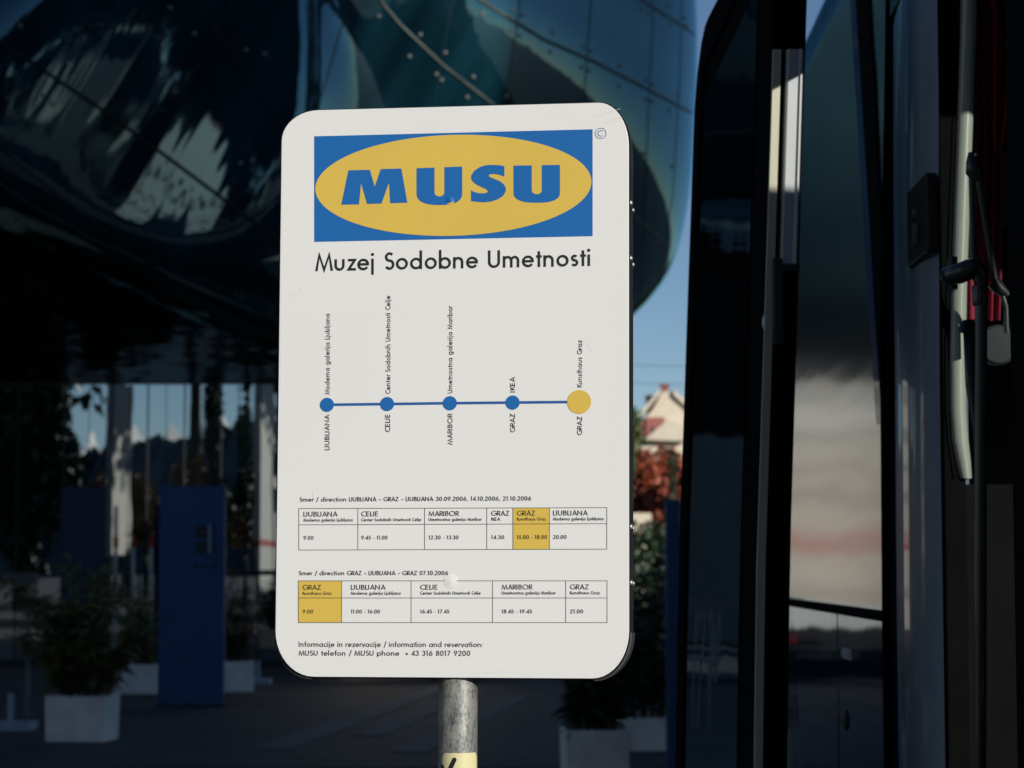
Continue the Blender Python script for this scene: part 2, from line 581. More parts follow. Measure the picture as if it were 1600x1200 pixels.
# ------------------------------------------------------------------ measured on the sign face (metres from its lower left)
TEXTS = [
  ('Muzej Sodobne Umetnosti', 0.05708, 0.56325, 0.49106, 0.56549, 0.0276, 'title_lettering'),
  ('Moderna galerija Ljubljana', 0.08162, 0.36756, 0.08035, 0.49507, 0.0075, 'stop_name'),
  ('@UB@ANA', 0.08209, 0.27998, 0.08154, 0.33483, 0.0075, 'stop_name'),
  ('Center Sodobnih Umetnosti Celje', 0.17766, 0.36789, 0.17655, 0.52234, 0.0075, 'stop_name'),
  ('CE@E', 0.17749, 0.30786, 0.17729, 0.33514, 0.0075, 'stop_name'),
  ('Umetnostna galerija Maribor', 0.27532, 0.36779, 0.27473, 0.50454, 0.0075, 'stop_name'),
  ('MARIBOR', 0.27567, 0.28724, 0.27546, 0.33523, 0.0075, 'stop_name'),
  ('IKEA', 0.37327, 0.36849, 0.37324, 0.39151, 0.0075, 'stop_name'),
  ('GRAZ', 0.37336, 0.30608, 0.37332, 0.33421, 0.0075, 'stop_name'),
  ('Kunsthaus Graz', 0.47768, 0.37561, 0.47779, 0.44832, 0.0075, 'stop_name'),
  ('GRAZ', 0.47756, 0.30093, 0.4776, 0.32917, 0.0075, 'stop_name'),
  ('Smer / direction @UB@ANA – GRAZ – @UB@ANA 30.09.2006, 14.10.2006, 21.10.2006', 0.03583, 0.19969, 0.39838, 0.20017, 0.0066, 'direction_line'),
  ('Smer / direction GRAZ – @UB@ANA – GRAZ 07.10.2006', 0.03572, 0.08511, 0.26957, 0.0852, 0.0066, 'direction_line'),
  ('@UB@ANA', 0.04217, 0.17633, 0.09494, 0.17641, 0.0076, 'timetable1'),
  ('Moderna galerija Ljubljana', 0.04225, 0.16854, 0.11962, 0.16868, 0.0049, 'timetable1'),
  ('9.00', 0.04257, 0.14032, 0.05804, 0.14034, 0.0059, 'timetable1'),
  ('CE@E', 0.13326, 0.17647, 0.15963, 0.17651, 0.0076, 'timetable1'),
  ('Center Sodobnih Umetnosti Celje', 0.13332, 0.1687, 0.22715, 0.16887, 0.0049, 'timetable1'),
  ('9.45 - 11.00', 0.13356, 0.14042, 0.17458, 0.14047, 0.0059, 'timetable1'),
  ('MARIBOR', 0.23903, 0.17663, 0.28545, 0.17671, 0.0076, 'timetable1'),
  ('Umetnostna galerija Maribor', 0.23907, 0.16889, 0.3216, 0.16904, 0.0049, 'timetable1'),
  ('12.30 - 13.30', 0.23923, 0.14054, 0.28559, 0.14059, 0.0059, 'timetable1'),
  ('GRAZ', 0.33673, 0.17679, 0.36391, 0.17683, 0.0076, 'timetable1'),
  ('IKEA', 0.33675, 0.16906, 0.34999, 0.16909, 0.0049, 'timetable1'),
  ('14.30', 0.33682, 0.14064, 0.35662, 0.14066, 0.0059, 'timetable1'),
  ('GRAZ', 0.37664, 0.17685, 0.40396, 0.17689, 0.0076, 'timetable1'),
  ('Kunsthaus Graz', 0.37665, 0.16913, 0.42103, 0.16921, 0.0049, 'timetable1'),
  ('15.00 - 18.00', 0.37669, 0.14069, 0.42311, 0.14074, 0.0059, 'timetable1'),
  ('@UB@ANA', 0.43272, 0.17693, 0.48538, 0.17702, 0.0076, 'timetable1'),
  ('Moderna galerija Ljubljana', 0.43272, 0.16923, 0.51054, 0.16937, 0.0049, 'timetable1'),
  ('20.00', 0.43271, 0.14075, 0.4532, 0.14077, 0.0059, 'timetable1'),
  ('GRAZ', 0.04203, 0.06259, 0.07006, 0.06264, 0.0076, 'timetable2'),
  ('Kunsthaus Graz', 0.04212, 0.05476, 0.08695, 0.05485, 0.0049, 'timetable2'),
  ('9.00', 0.04244, 0.02594, 0.05856, 0.02597, 0.0059, 'timetable2'),
  ('@UB@ANA', 0.11805, 0.06271, 0.17124, 0.0628, 0.0076, 'timetable2'),
  ('Moderna galerija Ljubljana', 0.11812, 0.05491, 0.19582, 0.05507, 0.0049, 'timetable2'),
  ('11.00 - 16.00', 0.11838, 0.02607, 0.1635, 0.02615, 0.0059, 'timetable2'),
  ('CE@E', 0.22657, 0.06288, 0.25342, 0.06292, 0.0076, 'timetable2'),
  ('Center Sodobnih Umetnosti Celje', 0.22661, 0.05513, 0.32045, 0.05531, 0.0049, 'timetable2'),
  ('16.45 - 17.45', 0.22678, 0.02626, 0.27183, 0.02634, 0.0059, 'timetable2'),
  ('MARIBOR', 0.3532, 0.06308, 0.39977, 0.06315, 0.0076, 'timetable2'),
  ('Umetnostna galerija Maribor', 0.35322, 0.05538, 0.43635, 0.05554, 0.0049, 'timetable2'),
  ('18.45 - 19.45', 0.35328, 0.02648, 0.3998, 0.02656, 0.0059, 'timetable2'),
  ('GRAZ', 0.45876, 0.06324, 0.48665, 0.06329, 0.0076, 'timetable2'),
  ('Kunsthaus Graz', 0.45875, 0.05559, 0.50435, 0.05568, 0.0049, 'timetable2'),
  ('21.00', 0.45872, 0.02666, 0.47871, 0.0267, 0.0059, 'timetable2'),
  ('Informacije in rezervacije / information and reservation:', 0.03688, -0.02555, 0.32308, -0.02522, 0.008, 'contact_line'),
  ('MUSU telefon / MUSU phone  + 43 316 8017 9200', 0.03703, -0.03916, 0.30429, -0.03878, 0.008, 'contact_line'),
]
LETTERS = [[(0.0971, 0.66856), (0.10809, 0.72363), (0.14245, 0.72383), (0.15043, 0.69656), (0.15975, 0.72466), (0.19256, 0.72505), (0.2026, 0.67008), (0.17519, 0.66972), (0.17301, 0.70266), (0.16147, 0.66945), (0.13836, 0.66918), (0.12854, 0.70262), (0.12559, 0.66874)],
 [(0.21681, 0.72501), (0.21705, 0.68404), (0.2176, 0.67992), (0.21919, 0.67646), (0.22181, 0.67341), (0.22544, 0.6708), (0.23009, 0.66867), (0.23579, 0.66707), (0.24279, 0.66603), (0.25344, 0.66555), (0.26407, 0.66569), (0.27105, 0.66649), (0.27673, 0.6679), (0.28134, 0.66988), (0.28493, 0.67237), (0.28751, 0.67533), (0.28906, 0.67872), (0.28957, 0.68282), (0.2894, 0.72647), (0.26107, 0.7259), (0.26126, 0.68534), (0.26088, 0.68345), (0.25978, 0.68176), (0.25806, 0.68043), (0.25588, 0.6796), (0.25347, 0.67934), (0.25105, 0.67968), (0.24887, 0.68059), (0.24713, 0.68197), (0.24601, 0.6837), (0.24562, 0.6856), (0.24541, 0.72559)],
 [(0.3561, 0.72558), (0.34903, 0.72737), (0.33751, 0.72824), (0.32764, 0.72809), (0.31777, 0.72544), (0.30873, 0.71978), (0.30382, 0.71239), (0.30334, 0.70742), (0.30632, 0.70156), (0.31293, 0.69646), (0.32116, 0.69251), (0.32775, 0.68924), (0.33022, 0.68622), (0.32809, 0.68377), (0.32119, 0.68305), (0.31297, 0.68402), (0.30638, 0.68662), (0.30341, 0.68833), (0.30347, 0.67092), (0.31301, 0.6696), (0.32288, 0.66878), (0.33438, 0.66958), (0.34586, 0.67303), (0.35406, 0.67836), (0.35847, 0.68574), (0.35846, 0.69154), (0.35484, 0.6974), (0.34826, 0.70249), (0.34086, 0.7056), (0.33345, 0.70888), (0.33131, 0.71108), (0.33344, 0.7132), (0.33919, 0.71376), (0.34742, 0.71246), (0.35613, 0.70899)],
 [(0.37041, 0.72645), (0.37048, 0.68248), (0.37102, 0.67899), (0.3726, 0.67605), (0.37523, 0.67346), (0.37888, 0.67123), (0.38355, 0.66941), (0.3893, 0.66804), (0.39635, 0.66715), (0.40709, 0.66671), (0.41781, 0.66679), (0.42486, 0.66746), (0.43059, 0.66864), (0.43525, 0.6703), (0.43888, 0.67241), (0.4415, 0.67491), (0.44307, 0.67778), (0.4436, 0.68125), (0.44363, 0.72635), (0.41512, 0.72639), (0.41513, 0.68631), (0.41475, 0.68443), (0.41362, 0.68275), (0.41188, 0.68142), (0.40967, 0.68059), (0.40723, 0.68034), (0.40479, 0.68068), (0.40258, 0.68158), (0.40083, 0.68296), (0.39971, 0.68468), (0.39932, 0.68658), (0.39929, 0.72641)]]
LOGO = [(0.05251, 0.77952), (0.495, 0.78221), (0.49466, 0.6125), (0.05433, 0.60988)]
OVAL = [(0.05527, 0.69446), (0.49302, 0.69799), (0.28168, 0.77818), (0.26715, 0.61692)]
DOTS = [(0.07741, 0.35127), (0.17262, 0.35175), (0.27137, 0.35228), (0.3696, 0.35252), (0.47327, 0.35271)]
COPYR = (0.50755, 0.77533)
GRID1 = [[(0.03453, 0.1889), (0.03482, 0.16354), (0.03527, 0.12428)], [(0.12781, 0.18886), (0.12803, 0.16364), (0.12837, 0.1244)], [(0.23255, 0.18881), (0.23269, 0.16375), (0.23291, 0.12454)], [(0.32972, 0.18877), (0.32979, 0.16386), (0.3299, 0.12467)], [(0.37036, 0.18876), (0.3704, 0.1639), (0.37046, 0.12472)], [(0.42707, 0.18873), (0.42707, 0.16397), (0.42707, 0.1248)], [(0.51572, 0.1887), (0.51566, 0.16406), (0.51555, 0.12492)]]
GRID2 = [[(0.03511, 0.07647), (0.03541, 0.0499), (0.03585, 0.01179)], [(0.10325, 0.07646), (0.1035, 0.04993), (0.10386, 0.01189)], [(0.21219, 0.07643), (0.21235, 0.04998), (0.21259, 0.01205)], [(0.33887, 0.0764), (0.33894, 0.05004), (0.33904, 0.01224)], [(0.45216, 0.07637), (0.45214, 0.05009), (0.45211, 0.01241)], [(0.51582, 0.07636), (0.51575, 0.05012), (0.51565, 0.01251)]]
DENTS = [(0.26994, 0.67294), (0.2736, 0.07592)]
CORN = {'tl': ((0.05824, 0.82181), (2e-05, 0.7733)), 'bl': ((-0.00032, -0.00034), (0.06061, -0.07167)), 'br': ((0.49229, -0.07276), (0.54935, 0.00067)), 'tr': ((0.55161, 0.75461), (0.50414, 0.82466))}
BOLTV = [0.72714, 0.66829, 0.58038, 0.37002, 0.16023, 0.0739]
BOARD = (-0.36741, -0.09523, 0.09764, 0.00075, 0.02434)
POLE_U = 0.28137
# what lets the sun through
SUNBLOCK_W, SUNBLOCK_Z = 1.32, 3.24
SH_T0, SH_T1, SH_T2, SH_T3, SH_LOW = 6.5, 18.3, 20.3, 26.2, 14.4

# ================================================================== THE SIGN
BX, BZ, BYAW, BROLL, BLEAN = BOARD
_ux = Vector((math.cos(BYAW), -math.sin(BYAW), 0))
_n0 = Vector((math.sin(BYAW), math.cos(BYAW), 0))
_v = math.cos(BLEAN) * Vector((0, 0, 1)) + math.sin(BLEAN) * _n0
BU = _ux * math.cos(BROLL) + _v * math.sin(BROLL)
BV = -_ux * math.sin(BROLL) + _v * math.cos(BROLL)
BN = BU.cross(BV)                   # towards the camera
BO = Vector((BX, 3.6, BZ + EYE))


def bp(u, v, n=0.0):
    return BO + u * BU + v * BV + n * BN


T_ = 0.125
H_ = T_ / 2


def arc(cx, cy, rx, ry, a0, a1, n=14):
    return [(cx + rx * math.cos(R(a0 + (a1 - a0) * k / n)), cy + ry * math.sin(R(a0 + (a1 - a0) * k / n))) for k in range(n + 1)]


def circ(cx, cy, rx, ry):
    return arc(cx, cy, rx, ry, 0, 360, 26)


XH, AS, DE = 0.66, 1.08, -0.27
RB = XH / 2 - H_
BC = (H_ + RB, XH / 2)
SP = 0.17


def _s(w, top, x0):
    """S curve of width w between 0 and top."""
    r1 = (top - T_) / 4 * 0.94
    r2 = (top - T_) / 2 - r1
    cx = x0 + w / 2
    return (arc(cx, top - H_ - r1, w / 2 * 0.92, r1, 35, 270, 14)[:-1] + arc(cx, H_ + r2, w / 2, r2, 90, -150, 14))


GL = {
    ' ': (0.44, []),
    'a': (XH + SP, [circ(RB + H_, XH / 2, RB, RB), [(XH - H_, XH), (XH - H_, 0)]]),
    'b': (XH + SP * .8, [[(H_, AS), (H_, 0)], circ(RB + H_, XH / 2, RB, RB)]),
    'c': (XH * .80 + SP * .65, [arc(RB + H_, XH / 2, RB, RB, 48, 312, 18)]),
    'd': (XH + SP, [circ(RB + H_, XH / 2, RB, RB), [(XH - H_, AS), (XH - H_, 0)]]),
    'e': (XH + SP * .75, [arc(RB + H_, XH / 2, RB, RB, -4, 0, 1)[:0] + arc(RB + H_, XH / 2, RB, RB, 8, 325, 22), [(H_, XH / 2 + .01), (XH - .01, XH / 2 + .01)]]),
    'f': (.42, [[(.14, 0), (.14, .86)] + arc(.28, .88, .14, .14, 180, 75, 7)[1:], [(0, .60), (.34, .60)]]),
    'g': (XH + SP, [circ(RB + H_, XH / 2, RB, RB), [(XH - H_, XH), (XH - H_, .02)] + arc(RB + H_ + .005, .0, RB, RB - .02, 0, -150, 12)[1:]]),
    'h': (.58 + SP, [[(H_, AS), (H_, 0)], arc(.29, .36, .29 - H_, .30 - H_, 180, 0, 12) + [(.58 - H_, 0)]]),
    'i': (T_ + SP + .02, [[(H_, XH), (H_, 0)]]),
    'j': (T_ + SP + .02, [[(H_, XH), (H_, DE)]]),
    'l': (T_ + SP + .02, [[(H_, AS), (H_, 0)]]),
    'm': (.90 + SP, [[(H_, XH), (H_, 0)], arc(.265, .40, .265 - H_, .26 - H_, 180, 0, 10) + [(.53 - H_, 0)], arc(.67 - .015, .40, .24 - H_ + .012, .26 - H_, 180, 0, 10) + [(.90 - H_, 0)]]),
    'n': (.56 + SP, [[(H_, XH), (H_, 0)], arc(.28, .37, .28 - H_, .29 - H_, 180, 0, 12) + [(.56 - H_, 0)]]),
    'o': (XH + SP * .8, [circ(RB + H_, XH / 2, RB, RB)]),
    'p': (XH + SP * .8, [[(H_, XH), (H_, DE)], circ(RB + H_, XH / 2, RB, RB)]),
    'r': (.43, [[(H_, XH), (H_, 0)], arc(.27, .38, .27 - H_, .28 - H_, 180, 62, 8)]),
    's': (.40 + SP * .7, [_s(.40 - T_, XH, H_)]),
    't': (.41, [[(.15, .90), (.15, 0)], [(0, .60), (.31, .60)]]),
    'u': (.56 + SP, [[(H_, XH), (H_, .29)] + arc(.28, .29, .28 - H_, .29 - H_, 180, 360, 12)[1:] + [(.56 - H_, XH)]]),
    'v': (.62, [[(.03, XH), (.265, .03), (.50, XH)]]),
    'z': (.50 + SP * .4, [[(.03, XH - H_), (.42, XH - H_), (.07, H_), (.48, H_)]]),
    'A': (.80, [[(.05, 0), (.37, .96), (.69, 0)], [(.16, .30), (.58, .30)]]),
    'B': (.54 + SP * .7, [[(H_, 0), (H_, 1 - H_), (.24, 1 - H_)] + arc(.24, .755, .19, .2 - .015, 90, -90, 10)[1:] + [(H_, .56)], [(H_, H_), (.26, H_)] + arc(.26, .31, .22, .25, -90, 90, 10)[1:]]),
    'C': (.80, [arc(.50, .5, .50 - H_, .5 - H_ + .01, 52, 308, 22)]),
    'E': (.44 + SP, [[(.44, 1 - H_), (H_, 1 - H_), (H_, H_), (.44, H_)], [(H_, .52), (.42, .52)]]),
    'G': (.96, [arc(.50, .5, .50 - H_, .5 - H_ + .01, 48, 350, 24) + [(.94 - .02, .46), (.55, .46)]]),
    'I': (T_ + SP + .03, [[(H_, 1), (H_, 0)]]),
    'J': (.44, [[(.24, 1), (.24, .16)] + arc(.10, .16, .14, .14, 0, -110, 7)[1:]]),
    'K': (.60, [[(H_, 1), (H_, 0)], [(.53, .99), (.15, .54), (.58, .01)]]),
    'L': (.42 + SP * .4, [[(H_, 1), (H_, H_), (.42, H_)]]),
    'M': (.98 + SP * .6, [[(.05, 0), (.21, .93), (.49, .05), (.77, .93), (.93, 0)]]),
    'N': (.74 + SP, [[(H_, 0), (H_, .93), (.74 - H_, .07), (.74 - H_, 1)]]),
    'O': (1.0 + SP * .6, [circ(.50, .5, .50 - H_, .5 - H_ + .01)]),
    'R': (.56 + SP * .4, [[(H_, 0), (H_, 1 - H_), (.26, 1 - H_)] + arc(.26, .71, .22, .225, 90, -90, 12)[1:] + [(H_, .485)], [(.24, .47), (.53, .01)]]),
    'S': (.54 + SP * .6, [_s(.54 - T_, 1.0, H_)]),
    'U': (.66 + SP, [[(H_, 1), (H_, .33)] + arc(.33, .33, .33 - H_, .33 - H_, 180, 360, 14)[1:] + [(.66 - H_, 1)]]),
    'Z': (.60 + SP * .5, [[(.05, 1 - H_), (.52, 1 - H_), (.07, H_), (.58, H_)]]),
    '@': (.62 + SP, [[(H_, 1), (H_, H_), (.40, H_)] + arc(.40, .22, .22 - H_ + .0, .22 - H_, -90, 0, 6)[1:] + [(.56, 1)]]),
    '0': (.58 + SP * .8, [circ(.29, .5, .29 - H_, .5 - H_)]),
    '1': (.30 + SP, [[(.03, .88), (.19, .95), (.19, 0)]]),
    '2': (.56 + SP * .8, [arc(.28, .70, .21, .235, 170, -28, 12) + [(.07, H_), (.54, H_)]]),
    '3': (.54 + SP * .8, [arc(.26, .735, .19, .20, 165, -90, 12), arc(.26, .29, .225, .235, 90, -165, 12)]),
    '4': (.60 + SP * .5, [[(.46, 0), (.46, .95), (.06, .25), (.60, .25)]]),
    '5': (.54 + SP * .8, [[(.47, 1 - H_), (.20, 1 - H_), (.12, .54)] + arc(.25, .325, .235, .265, 118, -160, 14)]),
    '6': (.60 + SP * .8, [circ(.30, .31, .30 - H_, .31 - H_), [(.10, .42), (.42, 1.0)]]),
    '7': (.54 + SP * .8, [[(.03, 1 - H_), (.46, 1 - H_), (.14, 0)]]),
    '8': (.56 + SP * .8, [circ(.28, .745, .18, .19), circ(.28, .29, .28 - H_, .29 - H_)]),
    '9': (.60 + SP * .8, [circ(.30, .69, .30 - H_, .31 - H_), [(.50, .58), (.18, 0)]]),
    '/': (.50, [[(.05, -.12), (.42, 1.08)]]),
    '-': (.34, [[(.03, .36), (.27, .36)]]),
    '–': (.52, [[(.03, .36), (.46, .36)]]),
    '+': (.60, [[(.03, .36), (.51, .36)], [(.27, .12), (.27, .60)]]),
    '.': (.27, []), ',': (.27, [[(.10, .10), (.03, -.14)]]), ':': (.24, []),
}
DOTS_IN = {'i': [(H_, .90)], 'j': [(H_, .90)], '.': [(.085, .085)], ':': [(.085, .085), (.085, .52)]}


def stroke(mb, pts, t, f):
    """Mitred ribbon along a polyline."""
    n = len(pts)
    closed = n > 3 and abs(pts[0][0] - pts[-1][0]) + abs(pts[0][1] - pts[-1][1]) < 1e-6
    P = [Vector((p[0], p[1])) for p in pts]
    if closed:
        P = P[:-1]
        n -= 1
    L, Rr = [], []
    for i in range(n):
        a = P[i] - P[i - 1] if (i > 0 or closed) else P[1] - P[0]
        b = P[(i + 1) % n] - P[i] if (i < n - 1 or closed) else P[-1] - P[-2]
        a.normalize()
        b.normalize()
        na, nb = Vector((-a.y, a.x)), Vector((-b.y, b.x))
        m = na + nb
        if m.length < 1e-4:
            m = na
        m.normalize()
        k = min(1 / max(m.dot(na), 0.2), 2.6)
        L.append(P[i] + m * (t / 2 * k))
        Rr.append(P[i] - m * (t / 2 * k))
    vs = [f(p.x, p.y) for p in L] + [f(p.x, p.y) for p in Rr]
    fs = [(i, (i + 1) % n, n + (i + 1) % n, n + i) for i in range(n if closed else n - 1)]
    mb.add(vs, fs)


def text_mesh(mb, s, u0, v0, u1, v1, cap, n0=0.0004, t=T_):
    adv = sum(GL[c][0] for c in s) - SP
    base = Vector((u1 - u0, v1 - v0))
    ln = base.length
    e = base / ln
    up = Vector((-e.y, e.x))
    sx = ln / adv
    x = 0.0
    k = 0
    for c in s:
        a, st = GL[c]
        for pl in st:
            k += 1
            off = n0 + 0.00002 * (k % 5)

            def f(gx, gy, x=x, off=off):
                q = Vector((u0, v0)) + e * (x + gx) * sx + up * gy * cap
                return bp(q.x, q.y, off)
            stroke(mb, pl, t, f)
        for (dx, dy) in DOTS_IN.get(c, []):
            k += 1
            off = n0 + 0.00002 * (k % 5)
            q = Vector((u0, v0)) + e * (x + dx) * sx + up * dy * cap
            r_ = cap * (0.092 if c in 'ij' else 0.085)
            mb.poly([bp(q.x + r_ * math.cos(2 * math.pi * i / 14), q.y + r_ * math.sin(2 * math.pi * i / 14), off) for i in range(14)])
        x += a


def corner(a, b, c, n=10):
    """Rounded corner from a to b about the sharp corner c (superelliptic)."""
    out = []
    for k in range(n + 1):
        t = k / n * math.pi / 2
        f, g = 1 - math.sin(t), 1 - math.cos(t)
        out.append((c[0] + (a[0] - c[0]) * f + (b[0] - c[0]) * g, c[1] + (a[1] - c[1]) * f + (b[1] - c[1]) * g))
    return out


def isect(p, q, r, s):
    d1 = (q[0] - p[0], q[1] - p[1])
    d2 = (s[0] - r[0], s[1] - r[1])
    den = d1[0] * d2[1] - d1[1] * d2[0]
    t = ((r[0] - p[0]) * d2[1] - (r[1] - p[1]) * d2[0]) / den
    return (p[0] + d1[0] * t, p[1] + d1[1] * t)


tl, bl_, br_, tr_ = CORN['tl'], CORN['bl'], CORN['br'], CORN['tr']
c_tl = isect(tl[1], bl_[0], tl[0], tr_[1])
c_bl = isect(tl[1], bl_[0], bl_[1], br_[0])
c_br = isect(br_[1], tr_[0], bl_[1], br_[0])
c_tr = isect(br_[1], tr_[0], tl[0], tr_[1])
OUT = corner(tl[0], tl[1], c_tl) + corner(bl_[0], bl_[1], c_bl) + corner(br_[0], br_[1], c_br) + corner(tr_[0], tr_[1], c_tr)
cu = sum(p[0] for p in OUT) / len(OUT)
cv = sum(p[1] for p in OUT) / len(OUT)


def grow(p, d):
    q = Vector((p[0] - cu, p[1] - cv))
    return (p[0] + d * (1 if q.x > 0 else -1) * min(1, abs(q.x) / .2), p[1] + d * (1 if q.y > 0 else -1) * min(1, abs(q.y) / .3))


DEPTH = 0.115
pole_c = bp(POLE_U, 0.0, -0.0365)
sign = thing('bus_stop_sign', (pole_c.x, pole_c.y, 0), 'white rounded museum bus stop sign with blue and yellow oval logo on a galvanised pole', 'sign')
mb = MB()
mb.prism([bp(u, v, 0) for u, v in OUT], BN * -0.003)
mb.build('panel', M['white'], sign, bevel=0.0006)
mb = MB()
mb.prism([bp(u, v, -DEPTH) for u, v in OUT], BN * 0.003)
mb.build('back_panel', M['white'], sign)
mb = MB()
prof = [(0.0016, -0.0035), (0.0016, -0.010), (0.0002, -0.012), (0.0002, -0.040), (0.003, -0.044), (0.003, -0.070), (0.0002, -0.074), (0.0002, -DEPTH + .012), (0.0016, -DEPTH + .010), (0.0016, -DEPTH + .0035)]
rows = []
for d, n in prof:
    rows.append([bp(*grow(p, d), n) for p in OUT])
mb.grid(rows, 0, True)
mb.build('edge_rim', M['rim'], sign)
for name, pts in (('left', corner(bl_[0], bl_[1], c_bl)), ('right', corner(br_[0], br_[1], c_br))):
    mb = MB()
    rows = [[bp(*grow(p, d), n) for p in pts] for d, n in ((0.0018, -0.0042), (0.0042, -0.006), (0.0042, -DEPTH + .004), (0.0018, -DEPTH + .002))]
    mb.grid(rows)
    mb.build('corner_cap', M['cap'], sign)
proto_bolt = None
for v in BOLTV[1:3] + BOLTV[4:]:
    for n in (-0.024, -0.088):
        w = (tr_[0][0] * (v - br_[1][1]) + br_[1][0] * (tr_[0][1] - v)) / (tr_[0][1] - br_[1][1])
        c = bp(w, v, n)
        if proto_bolt is None:
            mb = MB()
            mb.lathe(c, [(0.0045, 0.0), (0.0045, 0.002), (0.0032, 0.0042), (0.0012, 0.0052)], BU, 12)
            proto_bolt = mb.build('rivet', M['bolt'], sign, smooth='auto')
            c0 = c
        else:
            o = proto_bolt.copy()
            o.location = c - c0
            COL.objects.link(o)
            o.parent = sign
# logo
mb = MB()
mb.poly([bp(u, v, 0.0003) for u, v in LOGO])
logo = mb.build('logo_plate', M['blue'], sign, fix=False)
el, er, et, eb = OVAL
ec = ((el[0] + er[0]) / 2, (el[1] + er[1]) / 2)
ea = Vector(((er[0] - el[0]) / 2, (er[1] - el[1]) / 2))
ebv = Vector((0.0001, (et[1] - eb[1]) / 2))
ecv = (et[1] + eb[1]) / 2
mb = MB()
mb.poly([bp(ec[0] + ea.x * math.cos(t) + ebv.x * math.sin(t), (ec[1] + ecv) / 2 + ea.y * math.cos(t) + ebv.y * math.sin(t), 0.0006) for t in (2 * math.pi * k / 120 for k in range(120))])
mb.build('logo_oval', M['yellow'], logo, fix=False)
for L in LETTERS:
    mb = MB()
    mb.poly([bp(u, v, 0.0009) for u, v in L])
    mb.build('logo_letter', M['blue'], logo, fix=False)
mb = MB()
f_ = lambda x, y: bp(COPYR[0] + x, COPYR[1] + y, 0.0004)
stroke(mb, circ(0, 0, .0084, .0084), 0.0009, f_)
stroke(mb, arc(0, 0, .0042, .0045, 45, 315, 14), 0.0011, f_)
mb.build('copyright_mark', M['routeblue'], sign, fix=False)
# route diagram
mb = MB()
(x0, y0), (x1, y1) = DOTS[0], DOTS[4]
for k in range(4):
    (a0, b0), (a1, b1) = DOTS[k], DOTS[k + 1]
    mb.poly([bp(a0, b0 - .0021, .0003), bp(a1, b1 - .0021, .0003), bp(a1, b1 + .0021, .0003), bp(a0, b0 + .0021, .0003)])
mb.build('route_line', M['routeblue'], sign, fix=False)
for k, (u, v) in enumerate(DOTS):
    mb = MB()
    r_ = 0.0186 if k == 4 else 0.0111
    mb.poly([bp(u + r_ * math.cos(t), v + r_ * math.sin(t), 0.0007) for t in (2 * math.pi * i / 48 for i in range(48))])
    o = mb.build('stop_dot', M['yellow' if k == 4 else 'blue'], sign, fix=False)
    if k == 4:
        o["label"] = "large yellow stop dot"
# timetables
tts = []
for G, hi in ((GRID1, 4), (GRID2, 0)):
    mb = MB()
    hw = 0.00042

    def seg(p, q_, n):
        d = Vector((q_[0] - p[0], q_[1] - p[1])).normalized() * hw
        w = Vector((-d.y, d.x))
        mb.poly([bp(p[0] - d.x - w.x, p[1] - d.y - w.y, n), bp(q_[0] + d.x - w.x, q_[1] + d.y - w.y, n), bp(q_[0] + d.x + w.x, q_[1] + d.y + w.y, n), bp(p[0] - d.x + w.x, p[1] - d.y + w.y, n)])
    for c in G:
        seg(c[0], c[2], 0.00045)
    for i in range(3):
        seg(G[0][i], G[-1][i], 0.00050)
    tt = mb.build('timetable_grid', M['gridink'], sign, fix=False)
    mb = MB()
    a, b = G[hi], G[hi + 1]
    mb.poly([bp(*a[0], .0002), bp(*a[2], .0002), bp(*b[2], .0002), bp(*b[0], .0002)])
    mb.build('highlighted_cell', M['yellow'], tt, fix=False)
    tts.append(tt)
for s, u0, v0, u1, v1, cap, part in TEXTS:
    mb = MB()
    th = 0.14 if part == 'title_lettering' else (0.135 if cap > 0.007 else 0.15)
    text_mesh(mb, s, u0, v0, u1, v1, cap, 0.0006, th)
    par = sign
    nm = part
    if part.startswith('timetable'):
        par = tts[int(part[-1]) - 1]
        nm = 'timetable_entry'
    mb.build(nm, M['ink'], par, fix=False)
# bolt dents pushed through the sheet
for k, (u, v) in enumerate(DENTS):
    mb = MB()
    rad, hgt = (0.0092, 0.0016) if k == 0 else (0.0125, 0.0012)
    rows = []
    for i in range(9):
        rr = rad * (1 - i / 8.3)
        z = hgt * (0.5 + 0.5 * math.cos(math.pi * rr / rad)) + (-0.0002 if i == 0 else 0.0007 if k == 0 else 0.0003)
        rows.append([bp(u + rr * math.cos(t), v + rr * math.sin(t), z) for t in (2 * math.pi * j / 28 for j in range(28))])
    mb.grid(rows, 0, True)
    mb.poly(rows[-1])
    o = mb.build('bolt_bulge', [M['white'], M['blue'], M['yellow']], sign, smooth=True)
    if k == 0:
        base = v - 0.004
        for p_ in o.data.polygons:
            q = Vector((p_.center.x, p_.center.y, p_.center.z)) + wloc(sign) - BO
            uu, vv = q.dot(BU), q.dot(BV)
            p_.material_index = 1 if vv - base > 0.35 * (uu - u) else 2
# hairline scratches in the paint
for pts in [(931, 191, 950, 184, 972, 178), (946, 200, 960, 195, 975, 192), (446, 459, 455, 463, 463, 455, 466, 447), (915, 545, 922, 556, 925, 560), (486, 770, 487, 778, 488, 783)]:
    mb = MB()
    uv = []
    for i in range(0, len(pts), 2):
        x, y = pts[i], pts[i + 1]
        uv.append(((x - 430.5) / 1003.0 - .001 * (y < 300), (985 - y) / 996.0 + .004 * (x > 800)))
    stroke(mb, uv, 0.0006, lambda x, y: bp(x, y, 0.00015))
    mb.build('scratch', M['scratch'], sign, fix=False)
# pole, sticker
PAX = BV / BV.z                    # the post leans back with its sign
mb = MB()
pc = Vector((pole_c.x, pole_c.y, 0))
mb.lathe(pole_c - PAX * pole_c.z, [(0.0305, -0.3), (0.0305, 2.25)], BV, 48)
mb.build('pole', M['zinc'], sign, smooth='auto')
zt = at(700, 1174, pc.y).z



